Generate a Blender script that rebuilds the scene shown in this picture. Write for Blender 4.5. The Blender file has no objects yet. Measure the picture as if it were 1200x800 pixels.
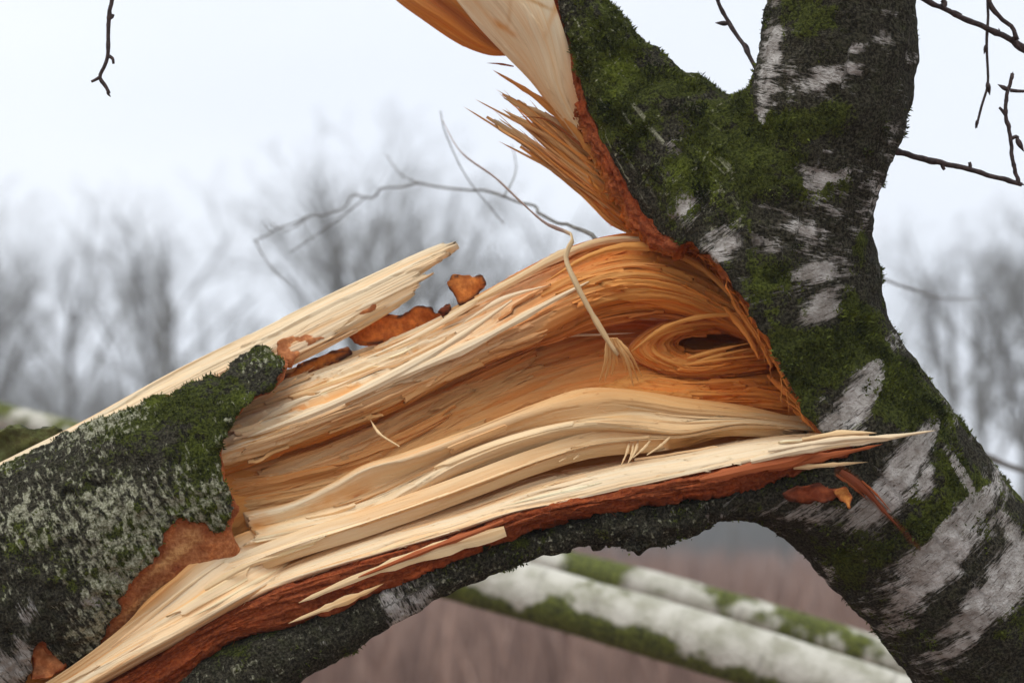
import bpy, math, random
import numpy as np
from mathutils import Vector, Matrix, noise as mnoise
random.seed(7); RNG = np.random.default_rng(7)
sc = bpy.context.scene
COL = sc.collection

# ------------------------------------------------------------------ camera
F = 2690.0            # focal length in units of the photograph's pixels (1200 wide)
D = 2.24              # distance of the modelling plane d = 0 from the lens
PITCH = math.radians(4.68)
CAM = np.array([0.0, 0.0, 1.45])
RT = np.array([1.0, 0, 0]); FW = np.array([0, math.cos(PITCH), math.sin(PITCH)]); UP = np.array([0, -math.sin(PITCH), math.cos(PITCH)])
cd = bpy.data.cameras.new('camera'); cam = bpy.data.objects.new('camera', cd); COL.objects.link(cam)
cam.location = CAM; cam.rotation_euler = (math.pi/2 + PITCH, 0, 0)
cd.sensor_width = 36; cd.lens = 36*F/1200; cd.clip_start = 0.05; cd.clip_end = 2000
cd.dof.use_dof = True; cd.dof.focus_distance = D - 0.05; cd.dof.aperture_fstop = 5.4
sc.camera = cam

# ------------------------------------------------------------------ sky and sun
w = bpy.data.worlds.new('World'); sc.world = w; w.use_nodes = True
nt = w.node_tree; nt.nodes.clear()
SUN_EL, SUN_AZ = math.radians(68), math.radians(222)      # azimuth clockwise from +Y
sky = nt.nodes.new('ShaderNodeTexSky'); sky.sky_type = 'NISHITA'; sky.sun_disc = False
sky.sun_elevation = SUN_EL; sky.sun_rotation = SUN_AZ
tc = nt.nodes.new('ShaderNodeTexCoord'); mp = nt.nodes.new('ShaderNodeMapping'); mp.inputs['Scale'].default_value = (1.2, 1.2, 3.2)
nz = nt.nodes.new('ShaderNodeTexNoise'); nz.inputs['Scale'].default_value = 1.6; nz.inputs['Detail'].default_value = 5
cr = nt.nodes.new('ShaderNodeValToRGB')
cr.color_ramp.elements[0].position = 0.3; cr.color_ramp.elements[0].color = (7.1, 7.55, 8.4, 1)
cr.color_ramp.elements[1].position = 0.7; cr.color_ramp.elements[1].color = (8.2, 8.55, 9.15, 1)
mx = nt.nodes.new('ShaderNodeMix'); mx.data_type = 'RGBA'; mx.inputs[0].default_value = 0.93
bg = nt.nodes.new('ShaderNodeBackground'); bg.inputs['Strength'].default_value = 0.1
out = nt.nodes.new('ShaderNodeOutputWorld')
L = nt.links.new
L(tc.outputs['Generated'], mp.inputs[0]); L(mp.outputs[0], nz.inputs['Vector']); L(nz.outputs['Fac'], cr.inputs[0])
L(sky.outputs[0], mx.inputs[6]); L(cr.outputs[0], mx.inputs[7]); L(mx.outputs[2], bg.inputs[0]); L(bg.outputs[0], out.inputs[0])
sd = bpy.data.lights.new('sun', 'SUN'); sd.energy = 1.5; sd.angle = math.radians(45); sd.color = (1, 0.965, 0.91)
so = bpy.data.objects.new('sun', sd); COL.objects.link(so)
so.rotation_euler = Vector((-math.sin(SUN_AZ)*math.cos(SUN_EL), -math.cos(SUN_AZ)*math.cos(SUN_EL), -math.sin(SUN_EL))).to_track_quat('-Z', 'Y').to_euler()
so.location = (-6, -6, 9)
sc.view_settings.view_transform = 'Standard'; sc.view_settings.look = 'None'
sc.view_settings.exposure = 0.38; sc.view_settings.gamma = 1.0; sc.view_settings.use_curve_mapping = False
sc.cycles.use_denoising = True; sc.cycles.max_bounces = 7; sc.cycles.diffuse_bounces = 5

# ------------------------------------------------------------------ coordinates
def Lc(px, py, d=0.0):
    """photograph pixel + depth offset d (metres behind the modelling plane) -> camera-aligned frame (right, up, away)"""
    s = (D + d)/F
    return np.array([(px-600)*s, -(py-400)*s, d])
def Lp(pts):
    a = np.asarray(pts, float); s = (D + a[:, 2])/F
    return np.stack([(a[:, 0]-600)*s, -(a[:, 1]-400)*s, a[:, 2]], 1)
def toW(V):
    V = np.asarray(V, float)
    return CAM + V[..., 0:1]*RT + V[..., 1:2]*UP + (D + V[..., 2:3])*FW
def fromW(Wv):
    q = np.asarray(Wv, float) - CAM
    return np.stack([q @ RT, q @ UP, q @ FW - D], -1)
def proj(V):
    s = F/(D + V[..., 2])
    return 600 + V[..., 0]*s, 400 - V[..., 1]*s
PX = D/F   # one photograph pixel at the modelling plane, in metres

# ------------------------------------------------------------------ noise
def _h(ix, iy, iz, seed):
    with np.errstate(over='ignore'):
        n = ix.astype(np.uint32)*np.uint32(374761393) + iy.astype(np.uint32)*np.uint32(668265263) + iz.astype(np.uint32)*np.uint32(2246822519) + np.uint32(seed*2654435 + 97)
        n = (n ^ (n >> np.uint32(13)))*np.uint32(1274126177); n = (n ^ (n >> np.uint32(15)))*np.uint32(2246822519)
        n = n ^ (n >> np.uint32(16))
    return n.astype(np.float32)/4294967295.0
def vn(x, y=None, z=None, seed=0):
    x = np.asarray(x, np.float64); y = np.zeros_like(x) if y is None else np.asarray(y, np.float64); z = np.zeros_like(x) if z is None else np.asarray(z, np.float64)
    x, y, z = np.broadcast_arrays(x, y, z)
    ix, iy, iz = np.floor(x).astype(np.int64), np.floor(y).astype(np.int64), np.floor(z).astype(np.int64)
    fx, fy, fz = x-ix, y-iy, z-iz
    fx, fy, fz = [f*f*f*(f*(f*6-15)+10) for f in (fx, fy, fz)]
    r = 0
    for a in (0, 1):
        for b in (0, 1):
            for c in (0, 1):
                r = r + _h(ix+a, iy+b, iz+c, seed)*(fx if a else 1-fx)*(fy if b else 1-fy)*(fz if c else 1-fz)
    return r*2-1
def fbm(x, y=None, z=None, oct=4, seed=0):
    r, a, t = 0, 1.0, 0
    x = np.asarray(x, float); y = np.zeros_like(x) if y is None else y; z = np.zeros_like(x) if z is None else z
    for o in range(oct):
        k = 2**o
        r = r + a*vn(x*k, y*k, z*k, seed+o*13); t += a; a *= 0.5
    return r/t
def vor(x, y, seed=0):
    """2-D Voronoi: random value of the nearest cell, a second one, and F2-F1"""
    ix, iy = np.floor(x).astype(np.int64), np.floor(y).astype(np.int64)
    f1 = np.full(x.shape, 9e9); f2 = f1.copy(); v1 = np.zeros(x.shape); v2 = np.zeros(x.shape); z = np.zeros_like(ix)
    for a in (-1, 0, 1):
        for b in (-1, 0, 1):
            cx = ix+a; cy = iy+b
            dx = cx + _h(cx, cy, z, seed) - x; dy = cy + _h(cx, cy, z+1, seed) - y
            dd = dx*dx + dy*dy
            m = dd < f1
            f2 = np.where(m, f1, np.minimum(f2, dd)); f1 = np.where(m, dd, f1)
            v1 = np.where(m, _h(cx, cy, z+2, seed), v1); v2 = np.where(m, _h(cx, cy, z+3, seed), v2)
    return v1, v2, np.sqrt(f2)-np.sqrt(f1)
def smooth(a, b, x):
    t = np.clip((x-a)/(b-a), 0, 1); return t*t*(3-2*t)

# ------------------------------------------------------------------ curves
def spl(pts, n, t=None):
    P = np.asarray(pts, float)
    c = np.concatenate([[0], np.cumsum(np.linalg.norm(np.diff(P[:, :2], axis=0), axis=1) + 1e-9)]); c /= c[-1]
    m = np.zeros_like(P)
    m[1:-1] = (P[2:]-P[:-2])/(c[2:]-c[:-2])[:, None]
    m[0] = (P[1]-P[0])/(c[1]-c[0]); m[-1] = (P[-1]-P[-2])/(c[-1]-c[-2])
    u = np.linspace(0, 1, n) if t is None else np.asarray(t)
    k = np.clip(np.searchsorted(c, u, side='right')-1, 0, len(c)-2)
    h = c[k+1]-c[k]; s = (u-c[k])/h
    s = s[:, None]; h = h[:, None]
    return (2*s**3-3*s**2+1)*P[k] + (s**3-2*s**2+s)*h*m[k] + (-2*s**3+3*s**2)*P[k+1] + (s**3-s**2)*h*m[k+1]
def poly_sd(px, py, poly):
    """signed distance in pixels to a closed polygon, negative inside"""
    P = np.asarray(poly, float); d = np.full(px.shape, 1e18); ins = np.zeros(px.shape, bool)
    for i in range(len(P)):
        a, b = P[i], P[(i+1) % len(P)]; e = b-a
        wx, wy = px-a[0], py-a[1]
        t = np.clip((wx*e[0]+wy*e[1])/(e@e), 0, 1)
        d = np.minimum(d, (wx-e[0]*t)**2 + (wy-e[1]*t)**2)
        if a[1] != b[1]:
            c = ((a[1] <= py) != (b[1] <= py)) & (px < a[0] + (py-a[1])/(b[1]-a[1])*e[0])
            ins ^= c
    d = np.sqrt(d); return np.where(ins, -d, d)

# ------------------------------------------------------------------ meshes
def mesh_of(name, V, quads=None, tris=None, mat=None, attrs=None, smoothed=True, world=True, normals=None):
    Wv = toW(V) if world else np.asarray(V, float)
    me = bpy.data.meshes.new(name)
    q = np.asarray(quads if quads is not None and len(quads) else np.zeros((0, 4)), np.int32); t = np.asarray(tris if tris is not None and len(tris) else np.zeros((0, 3)), np.int32)
    if world: q = q[:, ::-1]; t = t[:, ::-1]          # the camera-aligned frame is left-handed
    me.vertices.add(len(Wv)); me.vertices.foreach_set('co', Wv.astype(np.float32).ravel())
    nl = q.size + t.size; me.loops.add(nl); me.loops.foreach_set('vertex_index', np.concatenate([q.ravel(), t.ravel()]))
    me.polygons.add(len(q)+len(t))
    st = np.concatenate([np.arange(len(q))*4, q.size + np.arange(len(t))*3]).astype(np.int32)
    me.polygons.foreach_set('loop_start', st)
    me.polygons.foreach_set('use_smooth', np.full(len(q)+len(t), smoothed))
    for k, a in (attrs or {}).items():
        a = np.asarray(a, np.float32)
        if a.ndim == 1:
            at = me.attributes.new(k, 'FLOAT', 'POINT'); at.data.foreach_set('value', a)
        elif k == 'Col':
            at = me.attributes.new(k, 'FLOAT_COLOR', 'POINT')
            at.data.foreach_set('color', np.concatenate([a, np.ones((len(a), 1), np.float32)], 1).ravel())
        else:
            at = me.attributes.new(k, 'FLOAT_VECTOR', 'POINT'); at.data.foreach_set('vector', a.ravel())
    if mat: me.materials.append(mat)
    me.update(calc_edges=True); me.validate()
    if normals is not None:
        Nw = normals[:, 0:1]*RT + normals[:, 1:2]*UP + normals[:, 2:3]*FW if world else normals
        me.normals_split_custom_set_from_vertices(Nw.tolist())
    return me
def link(name, me, parent=None):
    o = bpy.data.objects.new(name, me); COL.objects.link(o)
    if parent is not None:
        o.parent = parent; o.matrix_parent_inverse = world_of(parent).inverted()
    return o
def world_of(o):
    m = o.matrix_basis.copy()
    return (world_of(o.parent) @ o.matrix_parent_inverse @ m) if o.parent else m
def tag(o, label=None, cat=None, group=None, kind=None):
    if label: o['label'] = label
    if cat: o['category'] = cat
    if group: o['group'] = group
    if kind: o['kind'] = kind
    return o
def empty(name, loc):
    o = bpy.data.objects.new(name, None); COL.objects.link(o); o.location = loc; o.empty_display_size = 0.2; return o
class MB:
    def __init__(s): s.V = []; s.Q = []; s.T = []; s.A = {}; s.n = 0
    def add(s, V, Q=None, T=None, **attrs):
        V = np.asarray(V, float); s.V.append(V)
        if Q is not None and len(Q): s.Q.append(np.asarray(Q)+s.n)
        if T is not None and len(T): s.T.append(np.asarray(T)+s.n)
        for k, a in attrs.items():
            a = np.asarray(a, float)
            if a.ndim == 0: a = np.full(len(V), float(a))
            if k in ('Col', 'bk', 'fib') and a.ndim == 1: a = np.tile(a, (len(V), 1))
            s.A.setdefault(k, []).append(a)
        s.n += len(V)
    def mesh(s, name, mat, smoothed=True, world=True):
        return mesh_of(name, np.concatenate(s.V), np.concatenate(s.Q) if s.Q else None, np.concatenate(s.T) if s.T else None, mat,
                       {k: np.concatenate(a) for k, a in s.A.items()}, smoothed, world)
def tube_geo(path, rad, sides=10, flat=1.0, caps=True):
    """path (n,3), rad (n,) -> verts, quads, tris, axial length, angle"""
    P = np.asarray(path, float); n = len(P); rad = np.broadcast_to(np.asarray(rad, float), (n,))
    T = np.gradient(P, axis=0); T /= np.linalg.norm(T, axis=1)[:, None] + 1e-12
    ref = np.array([0, 0, 1.0]) if abs(T[0][2]) < 0.9 else np.array([1.0, 0, 0])
    A = np.zeros_like(P); a = np.cross(T[0], ref); a /= np.linalg.norm(a)
    for i in range(n):
        a = a - T[i]*(a@T[i]); a /= np.linalg.norm(a)+1e-12; A[i] = a
    B = np.cross(T, A)
    th = np.arange(sides)/sides*2*math.pi
    V = P[:, None] + rad[:, None, None]*(np.cos(th)[None, :, None]*A[:, None]*flat + np.sin(th)[None, :, None]*B[:, None])
    V = V.reshape(-1, 3); i = np.arange(n-1)[:, None]*sides; j = np.arange(sides)[None]; j2 = (j+1) % sides
    Q = np.stack([i+j, i+j2, i+sides+j2, i+sides+j], -1).reshape(-1, 4)
    ax = np.repeat(np.concatenate([[0], np.cumsum(np.linalg.norm(np.diff(P, axis=0), axis=1))]), sides); an = np.tile(th, n)
    T3 = []
    if caps:
        for b0, rev in ((0, 1), ((n-1)*sides, 0)):
            for k in range(1, sides-1): T3.append((b0, b0+k+1, b0+k) if rev else (b0, b0+k, b0+k+1))
    return V, Q, np.array(T3) if T3 else None, ax, an
def vnormals(V, Q):
    N = np.zeros_like(V); f = np.cross(V[Q[:, 2]]-V[Q[:, 0]], V[Q[:, 3]]-V[Q[:, 1]])
    for k in range(4): np.add.at(N, Q[:, k], f)
    return N/(np.linalg.norm(N, axis=1)[:, None]+1e-20)
def surface_nets(Fv, org, h):
    s = Fv < 0; nx, ny, nz_ = Fv.shape
    c = np.zeros((nx-1, ny-1, nz_-1), np.uint8)
    offs = [(a, b, e) for a in (0, 1) for b in (0, 1) for e in (0, 1)]
    for a, b, e in offs: c += s[a:nx-1+a, b:ny-1+b, e:nz_-1+e]
    I = np.argwhere((c > 0) & (c < 8)); idx = np.full(c.shape, -1, np.int64); idx[I[:, 0], I[:, 1], I[:, 2]] = np.arange(len(I))
    vals = np.stack([Fv[I[:, 0]+a, I[:, 1]+b, I[:, 2]+e] for a, b, e in offs], 1)
    acc = np.zeros((len(I), 3)); cnt = np.zeros(len(I)); O = np.array(offs, float)
    for p in range(8):
        for q in range(p+1, 8):
            if np.abs(O[p]-O[q]).sum() == 1:
                m = (vals[:, p] < 0) != (vals[:, q] < 0)
                t = vals[m, p]/(vals[m, p]-vals[m, q])
                acc[m] += O[p] + t[:, None]*(O[q]-O[p]); cnt[m] += 1
    V = (I + acc/cnt[:, None])*h + np.asarray(org)
    Qs = []
    for ax in range(3):
        a1, a2 = (ax+1) % 3, (ax+2) % 3
        sl0 = [slice(None)]*3; sl1 = [slice(None)]*3
        sl0[ax] = slice(0, -1); sl1[ax] = slice(1, None)
        E = np.argwhere(s[tuple(sl0)] != s[tuple(sl1)])
        dims = np.array(c.shape)
        ok = (E[:, a1] > 0) & (E[:, a2] > 0) & (E[:, a1] < dims[a1]) & (E[:, a2] < dims[a2]) & (E[:, ax] < dims[ax])
        E = E[ok]
        def at(d1, d2):
            K = E.copy(); K[:, a1] += d1; K[:, a2] += d2; return idx[K[:, 0], K[:, 1], K[:, 2]]
        q = np.stack([at(-1, -1), at(0, -1), at(0, 0), at(-1, 0)], 1)
        ins = s[E[:, 0], E[:, 1], E[:, 2]]
        q[~ins] = q[~ins][:, ::-1]
        Qs.append(q)
    Q = np.concatenate(Qs); Q = Q[(Q >= 0).all(1)]
    return V, Q
def sample_sdf(fn, lo, hi, h, coarse=5):
    """evaluate fn on a grid, fully only near its zero set"""
    n = np.ceil((np.asarray(hi)-np.asarray(lo))/h/coarse).astype(int)*coarse
    g = [lo[k] + (np.arange(n[k]//coarse)*coarse + (coarse-1)/2)*h for k in range(3)]
    X, Y, Z = np.meshgrid(*g, indexing='ij')
    c = fn(np.stack([X.ravel(), Y.ravel(), Z.ravel()], 1)).reshape(X.shape)
    Fv = np.repeat(np.repeat(np.repeat(c, coarse, 0), coarse, 1), coarse, 2).astype(np.float32)
    near = np.argwhere(np.abs(Fv) < coarse*h*1.0 + h*1.5)
    for a in range(0, len(near), 400000):
        K = near[a:a+400000]
        Fv[K[:, 0], K[:, 1], K[:, 2]] = fn(K*h + np.asarray(lo))
    return Fv
def chain_sd(P, chain, zs=0.0):
    """distance to a chain of tapered capsules; also distance along it and the axis point"""
    best = np.full(len(P), 1e9)
    for (a, ra), (b, rb) in zip(chain[:-1], chain[1:]):
        e = b-a; wv = P-a; t = np.clip((wv@e)/(e@e), 0, 1)
        q = wv - t[:, None]*e
        if zs: q[:, 2] = np.sign(q[:, 2])*np.maximum(np.abs(q[:, 2])-zs, 0)
        best = np.minimum(best, np.sqrt((q*q).sum(1)) - (ra+(rb-ra)*t))
    return best
def chain_frame(P, chain):
    best = np.full(len(P), 1e9); s = np.zeros(len(P)); ang = np.zeros(len(P)); acc = 0
    for (a, ra), (b, rb) in zip(chain[:-1], chain[1:]):
        e = b-a; l = math.sqrt(e@e); wv = P-a; t0 = (wv@e)/(e@e); t = np.clip(t0, 0, 1); q = wv - t[:, None]*e
        d = np.sqrt((q*q).sum(1)); dd = d-(ra+(rb-ra)*t); m = dd < best
        ez = e/l; ex = np.cross(ez, [0, 0, 1.0]); ex /= np.linalg.norm(ex); ey = np.cross(ez, ex)
        best = np.where(m, dd, best); s = np.where(m, acc+t0.clip(-.5, 1.5)*l, s); ang = np.where(m, np.arctan2(q@ex, -(q@ey)), ang); acc += l
    return best, s, ang
def chain(pts, n):
    P = spl(pts, n); L3 = Lp(P[:, :3]); return [(L3[i], P[i, 3]*(D+P[i, 2])/F) for i in range(n)]
def smin(a, b, k):
    h = np.clip(0.5+0.5*(b-a)/k, 0, 1); return b*(1-h)+a*h - k*h*(1-h)

# ------------------------------------------------------------------ materials
class NT:
    def __init__(s, name, rough=0.8, spec=0.3):
        s.m = bpy.data.materials.new(name); s.m.use_nodes = True; s.t = s.m.node_tree; s.t.nodes.clear()
        s.b = s.n('ShaderNodeBsdfPrincipled'); s.o = s.n('ShaderNodeOutputMaterial'); s.l(s.b.outputs[0], s.o.inputs[0])
        s.b.inputs['Roughness'].default_value = rough; s.b.inputs['Specular IOR Level'].default_value = spec
    def n(s, t): return s.t.nodes.new(t)
    def l(s, a, b): s.t.links.new(a, b)
    def attr(s, name, out='Fac'):
        a = s.n('ShaderNodeAttribute'); a.attribute_name = name; return a.outputs[out]
    def scalev(s, v, sc3):
        m = s.n('ShaderNodeVectorMath'); m.operation = 'MULTIPLY'; s.l(v, m.inputs[0]); m.inputs[1].default_value = sc3; return m.outputs[0]
    def noise(s, v, scale=1.0, detail=3, rough=0.55, out='Fac'):
        a = s.n('ShaderNodeTexNoise'); a.inputs['Scale'].default_value = scale; a.inputs['Detail'].default_value = detail; a.inputs['Roughness'].default_value = rough
        s.l(v, a.inputs['Vector']); return a.outputs[out]
    def math(s, op, a, b=None):
        m = s.n('ShaderNodeMath'); m.operation = op
        for i, x in enumerate((a, b)):
            if x is None: continue
            if isinstance(x, (int, float)): m.inputs[i].default_value = x
            else: s.l(x, m.inputs[i])
        return m.outputs[0]
    def step(s, x, a, b, lo=0.0, hi=1.0):
        m = s.n('ShaderNodeMapRange'); m.interpolation_type = 'SMOOTHSTEP'
        s.l(x, m.inputs[0]); m.inputs[1].default_value = a; m.inputs[2].default_value = b; m.inputs[3].default_value = lo; m.inputs[4].default_value = hi; return m.outputs[0]
    def mix(s, f, a, b, mode='MIX'):
        m = s.n('ShaderNodeMix'); m.data_type = 'RGBA'; m.blend_type = mode
        if isinstance(f, (int, float)): m.inputs[0].default_value = f
        else: s.l(f, m.inputs[0])
        for i, x in ((6, a), (7, b)):
            if isinstance(x, tuple): m.inputs[i].default_value = (*x, 1)
            else: s.l(x, m.inputs[i])
        return m.outputs[2]
    def col(s, c): s.l(c, s.b.inputs['Base Color'])
    def bump(s, h, dist, strength=1.0):
        b = s.n('ShaderNodeBump'); b.inputs['Distance'].default_value = dist; b.inputs['Strength'].default_value = strength
        s.l(h, b.inputs['Height']); s.l(b.outputs[0], s.b.inputs['Normal'])
    def obj(s):
        a = s.n('ShaderNodeTexCoord'); return a.outputs['Object']

def bark_material(name):
    t = NT(name, 0.92, 0.07); bk = t.attr('bk', 'Vector'); ob = t.obj()
    streak = t.noise(t.scalev(bk, (85, 12, 1)), 1, 5, 0.62)          # bands that run round the stem
    fine = t.noise(t.scalev(bk, (520, 60, 1)), 1, 3, 0.6)
    grain = t.noise(ob, 380, 4, 0.68); blot = t.noise(ob, 75, 5, 0.62); big = t.noise(ob, 16, 3)
    c = lambda x, k: t.math('MULTIPLY', t.math('SUBTRACT', x, 0.5), k)
    wsum = t.math('ADD', t.attr('white'), t.math('ADD', t.math('ADD', c(streak, 1.7), c(fine, 1.25)), c(blot, 0.7)))
    wm = t.step(wsum, 0.36, 0.68)
    white = t.mix(t.step(blot, 0.3, 0.7), (0.39, 0.355, 0.315), (0.74, 0.71, 0.665))
    white = t.mix(t.step(big, 0.35, 0.65, 0.55, 0.0), white, (0.22, 0.19, 0.155))
    white = t.mix(t.step(fine, 0.55, 0.68), white, (0.11, 0.09, 0.07))
    white = t.mix(t.step(grain, 0.58, 0.74, 0, 0.6), white, (0.16, 0.16, 0.09))
    dark = t.mix(t.step(grain, 0.38, 0.72), (0.015, 0.014, 0.009), (0.105, 0.094, 0.064))
    dark = t.mix(t.step(blot, 0.45, 0.7, 0, 0.8), dark, t.mix(t.step(grain, 0.35, 0.65), (0.017, 0.019, 0.008), (0.075, 0.074, 0.040)))
    dark = t.mix(t.step(fine, 0.60, 0.75, 0, 0.5), dark, (0.15, 0.135, 0.11))
    base = t.mix(wm, dark, white)
    moss = t.mix(t.step(grain, 0.32, 0.72), (0.014, 0.018, 0.005), (0.100, 0.115, 0.022))
    moss = t.mix(t.step(big, 0.5, 0.72, 0, .8), moss, t.mix(t.step(grain, 0.3, 0.7), (0.040, 0.055, 0.006), (0.16, 0.19, 0.022)))
    msum = t.math('ADD', t.attr('moss'), t.math('ADD', c(blot, 1.3), c(grain, 0.9)))
    base = t.mix(t.step(msum, 0.42, 0.6), base, moss)
    fl = t.noise(t.scalev(bk, (190, 85, 1)), 1, 4, 0.6)
    fs = t.math('ADD', fl, t.math('MULTIPLY', t.attr('fleck'), 0.34))
    base = t.mix(t.step(fs, 0.73, 0.87), base, t.mix(t.step(grain, 0.35, 0.65), (0.15, 0.15, 0.08), (0.50, 0.49, 0.36)))
    wood = t.mix(t.step(fine, 0.35, 0.7), (0.30, 0.075, 0.022), (0.52, 0.17, 0.05))
    base = t.mix(t.attr('cut'), base, wood)
    t.col(base)
    h = t.math('ADD', t.math('MULTIPLY', grain, 1.0), t.math('ADD', t.math('MULTIPLY', blot, 1.6), t.math('MULTIPLY', fine, 0.35)))
    t.bump(h, 0.005, 1.0)
    return t.m
def wood_material(name, rough=0.62):
    t = NT(name, rough, 0.25); fib = t.attr('fib', 'Vector'); c = t.attr('Col', 'Color')
    s1 = t.noise(t.scalev(fib, (9, 420, 1)), 1, 4, 0.6); s2 = t.noise(t.scalev(fib, (22, 1500, 1)), 1, 2, 0.6); s3 = t.noise(t.scalev(fib, (5, 90, 1)), 1, 3, 0.55)
    c = t.mix(t.step(s1, 0.35, 0.75, 0, 0.42), c, t.mix(1.0, c, (0.86, 0.63, 0.38), 'MULTIPLY'))
    c = t.mix(t.step(s3, 0.45, 0.75, 0, 0.6), c, t.mix(1.0, c, (0.95, 0.74, 0.50), 'MULTIPLY'))
    c = t.mix(t.step(s2, 0.62, 0.8, 0, 0.35), c, t.mix(1.0, c, (0.6, 0.42, 0.28), 'MULTIPLY'))
    t.col(c); t.bump(t.math('ADD', s1, t.math('MULTIPLY', s2, 0.5)), 0.0011, 0.8)
    return t.m
def thin_wood_material(name):
    m = wood_material(name); t = m.node_tree; b = next(n for n in t.nodes if n.type == 'BSDF_PRINCIPLED'); o = next(n for n in t.nodes if n.type == 'OUTPUT_MATERIAL')
    tr = t.nodes.new('ShaderNodeBsdfTranslucent'); mx_ = t.nodes.new('ShaderNodeMixShader'); mx_.inputs[0].default_value = .45
    t.links.new(b.inputs['Base Color'].links[0].from_socket, tr.inputs['Color']); t.links.new(b.outputs[0], mx_.inputs[1]); t.links.new(tr.outputs[0], mx_.inputs[2]); t.links.new(mx_.outputs[0], o.inputs[0])
    return m
def innerbark_material(name, s1=260, s2=45, bd=.003):
    t = NT(name, 0.8, 0.2); ob = t.obj(); c = t.attr('Col', 'Color')
    g = t.noise(ob, s1, 4, 0.65); b = t.noise(ob, s2, 4, 0.6)
    c = t.mix(t.step(g, 0.35, 0.7, 0, 0.8), t.mix(1.0, c, (0.55, 0.42, 0.36), 'MULTIPLY'), c)
    c = t.mix(t.step(b, 0.5, 0.68, 0, 0.75), c, t.mix(1.0, c, (1.35, 1.25, 1.1), 'MULTIPLY'))
    t.col(c); t.bump(t.math('ADD', g, b), bd, 0.9)
    return t.m
def plain_material(name, c1, c2, scale, rough=0.85, lo=0.35, hi=0.7, bump=0.0):
    t = NT(name, rough, 0.2); g = t.noise(t.obj(), scale, 4, 0.6)
    t.col(t.mix(t.step(g, lo, hi), c1, c2))
    if bump: t.bump(g, bump)
    return t.m
M_BARK = bark_material('birch bark'); M_WOOD = wood_material('torn wood'); M_INNER = innerbark_material('inner bark')
M_THIN = thin_wood_material('thin torn wood'); M_FLAKE = innerbark_material('flake bark', 120, 30, .0016)
M_TWIG = plain_material('twig bark', (0.030, 0.020, 0.019), (0.085, 0.055, 0.048), 300, 0.6)
M_GREYTWIG = plain_material('grey twig bark', (0.11, 0.10, 0.085), (0.24, 0.23, 0.20), 120)
M_MOSS = plain_material('moss leaves', (0.016, 0.022, 0.006), (0.13, 0.155, 0.022), 45, 0.9)
M_TREE = plain_material('distant bark', (0.085, 0.080, 0.062), (0.17, 0.16, 0.13), 3)
def log_material(name):
    t = NT(name, .8, .25); ob = t.obj(); bk = t.attr('bk', 'Vector')
    b = t.noise(ob, 22, 4, .6); g = t.noise(ob, 150, 3, .6); ring = t.noise(t.scalev(bk, (45, 5, 1)), 1, 3, .5)
    c = t.mix(t.step(b, .35, .7), (0.58, 0.56, 0.48), (0.33, 0.32, 0.24)); c = t.mix(t.step(ring, .58, .72, 0, .45), c, (0.12, 0.10, 0.07))
    ms = t.math('ADD', t.attr('moss'), t.math('MULTIPLY', t.math('SUBTRACT', b, .5), 1.1))
    c = t.mix(t.step(ms, .4, .62), c, t.mix(t.step(g, .35, .65), (0.035, 0.04, 0.012), (0.15, 0.17, 0.03)))
    t.col(c); t.bump(t.math('ADD', g, b), .004); return t.m
M_LOG = log_material('log bark')
M_REED = plain_material('dead reed', (0.19, 0.11, 0.08), (0.38, 0.25, 0.19), 1.5)
M_GROUND = plain_material('leaf litter', (0.13, 0.08, 0.055), (0.26, 0.17, 0.13), 0.8)

# wood colours (linear base colours); DEEP also paints shade into hollows and undersides
CREAM = np.array([0.83, 0.68, 0.46]); PALE = np.array([0.78, 0.575, 0.325]); TAN = np.array([0.72, 0.42, 0.17])
AMBER = np.array([0.71, 0.325, 0.078]); ORANGE = np.array([0.66, 0.235, 0.040]); DEEP = np.array([0.38, 0.105, 0.022])
RED = np.array([0.40, 0.105, 0.03]); RUST = np.array([0.27, 0.065, 0.02]); SALMON = np.array([0.62, 0.26, 0.10])

# ================================================================== STRUCTURE: ground, reeds
def ground():
    n = 90
    g = np.sign(np.linspace(-1, 1, n))*np.abs(np.linspace(-1, 1, n))**2*700
    X, Y = np.meshgrid(g, g, indexing='ij')
    Z = 0.05*vn(X*0.5, Y*0.5, seed=3) - 0.02 + 0.25*vn(X*0.03, Y*0.03, seed=5)*smooth(10, 40, np.hypot(X, Y))
    V = np.stack([X, Y, Z], -1).reshape(-1, 3); i, j = np.meshgrid(np.arange(n-1), np.arange(n-1), indexing='ij')
    Q = np.stack([i*n+j, (i+1)*n+j, (i+1)*n+j+1, i*n+j+1], -1).reshape(-1, 4)
    tag(link('ground', mesh_of('ground', V, Q, mat=M_GROUND, world=False)), kind='structure')
ground()
def blades(n, ymin, ymax, hmin, hmax, wd, spread=0.34, seed=1, xpad=3):
    r = np.random.default_rng(seed)
    y = ymin*(ymax/ymin)**r.random(n); x = (r.random(n)*2-1)*(y*spread+xpad)
    h = (hmin+(hmax-hmin)*r.random(n))*(0.75+0.35*vn(x*0.25, y*0.25, seed=seed)); ww = wd*(0.6+0.8*r.random(n))*(0.5+y/60)
    a = r.random(n)*math.pi; lx = r.normal(0, 0.16, n)*h; ly = r.normal(0, 0.16, n)*h
    ca, sa = np.cos(a)*ww/2, np.sin(a)*ww/2; z0 = np.full(n, -0.35)
    V = np.stack([np.stack([x-ca, y-sa, z0], 1), np.stack([x+ca, y+sa, z0], 1),
                  np.stack([x+ca*.8+lx*.4, y+sa*.8+ly*.4, h*.6], 1), np.stack([x-ca*.8+lx*.4, y-sa*.8+ly*.4, h*.6], 1), np.stack([x+lx, y+ly, h], 1)], 1).reshape(-1, 3)
    b = np.arange(n)[:, None]*5
    return V, b+np.array([[0, 1, 2, 3]]), b+np.array([[3, 2, 4]])
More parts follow.
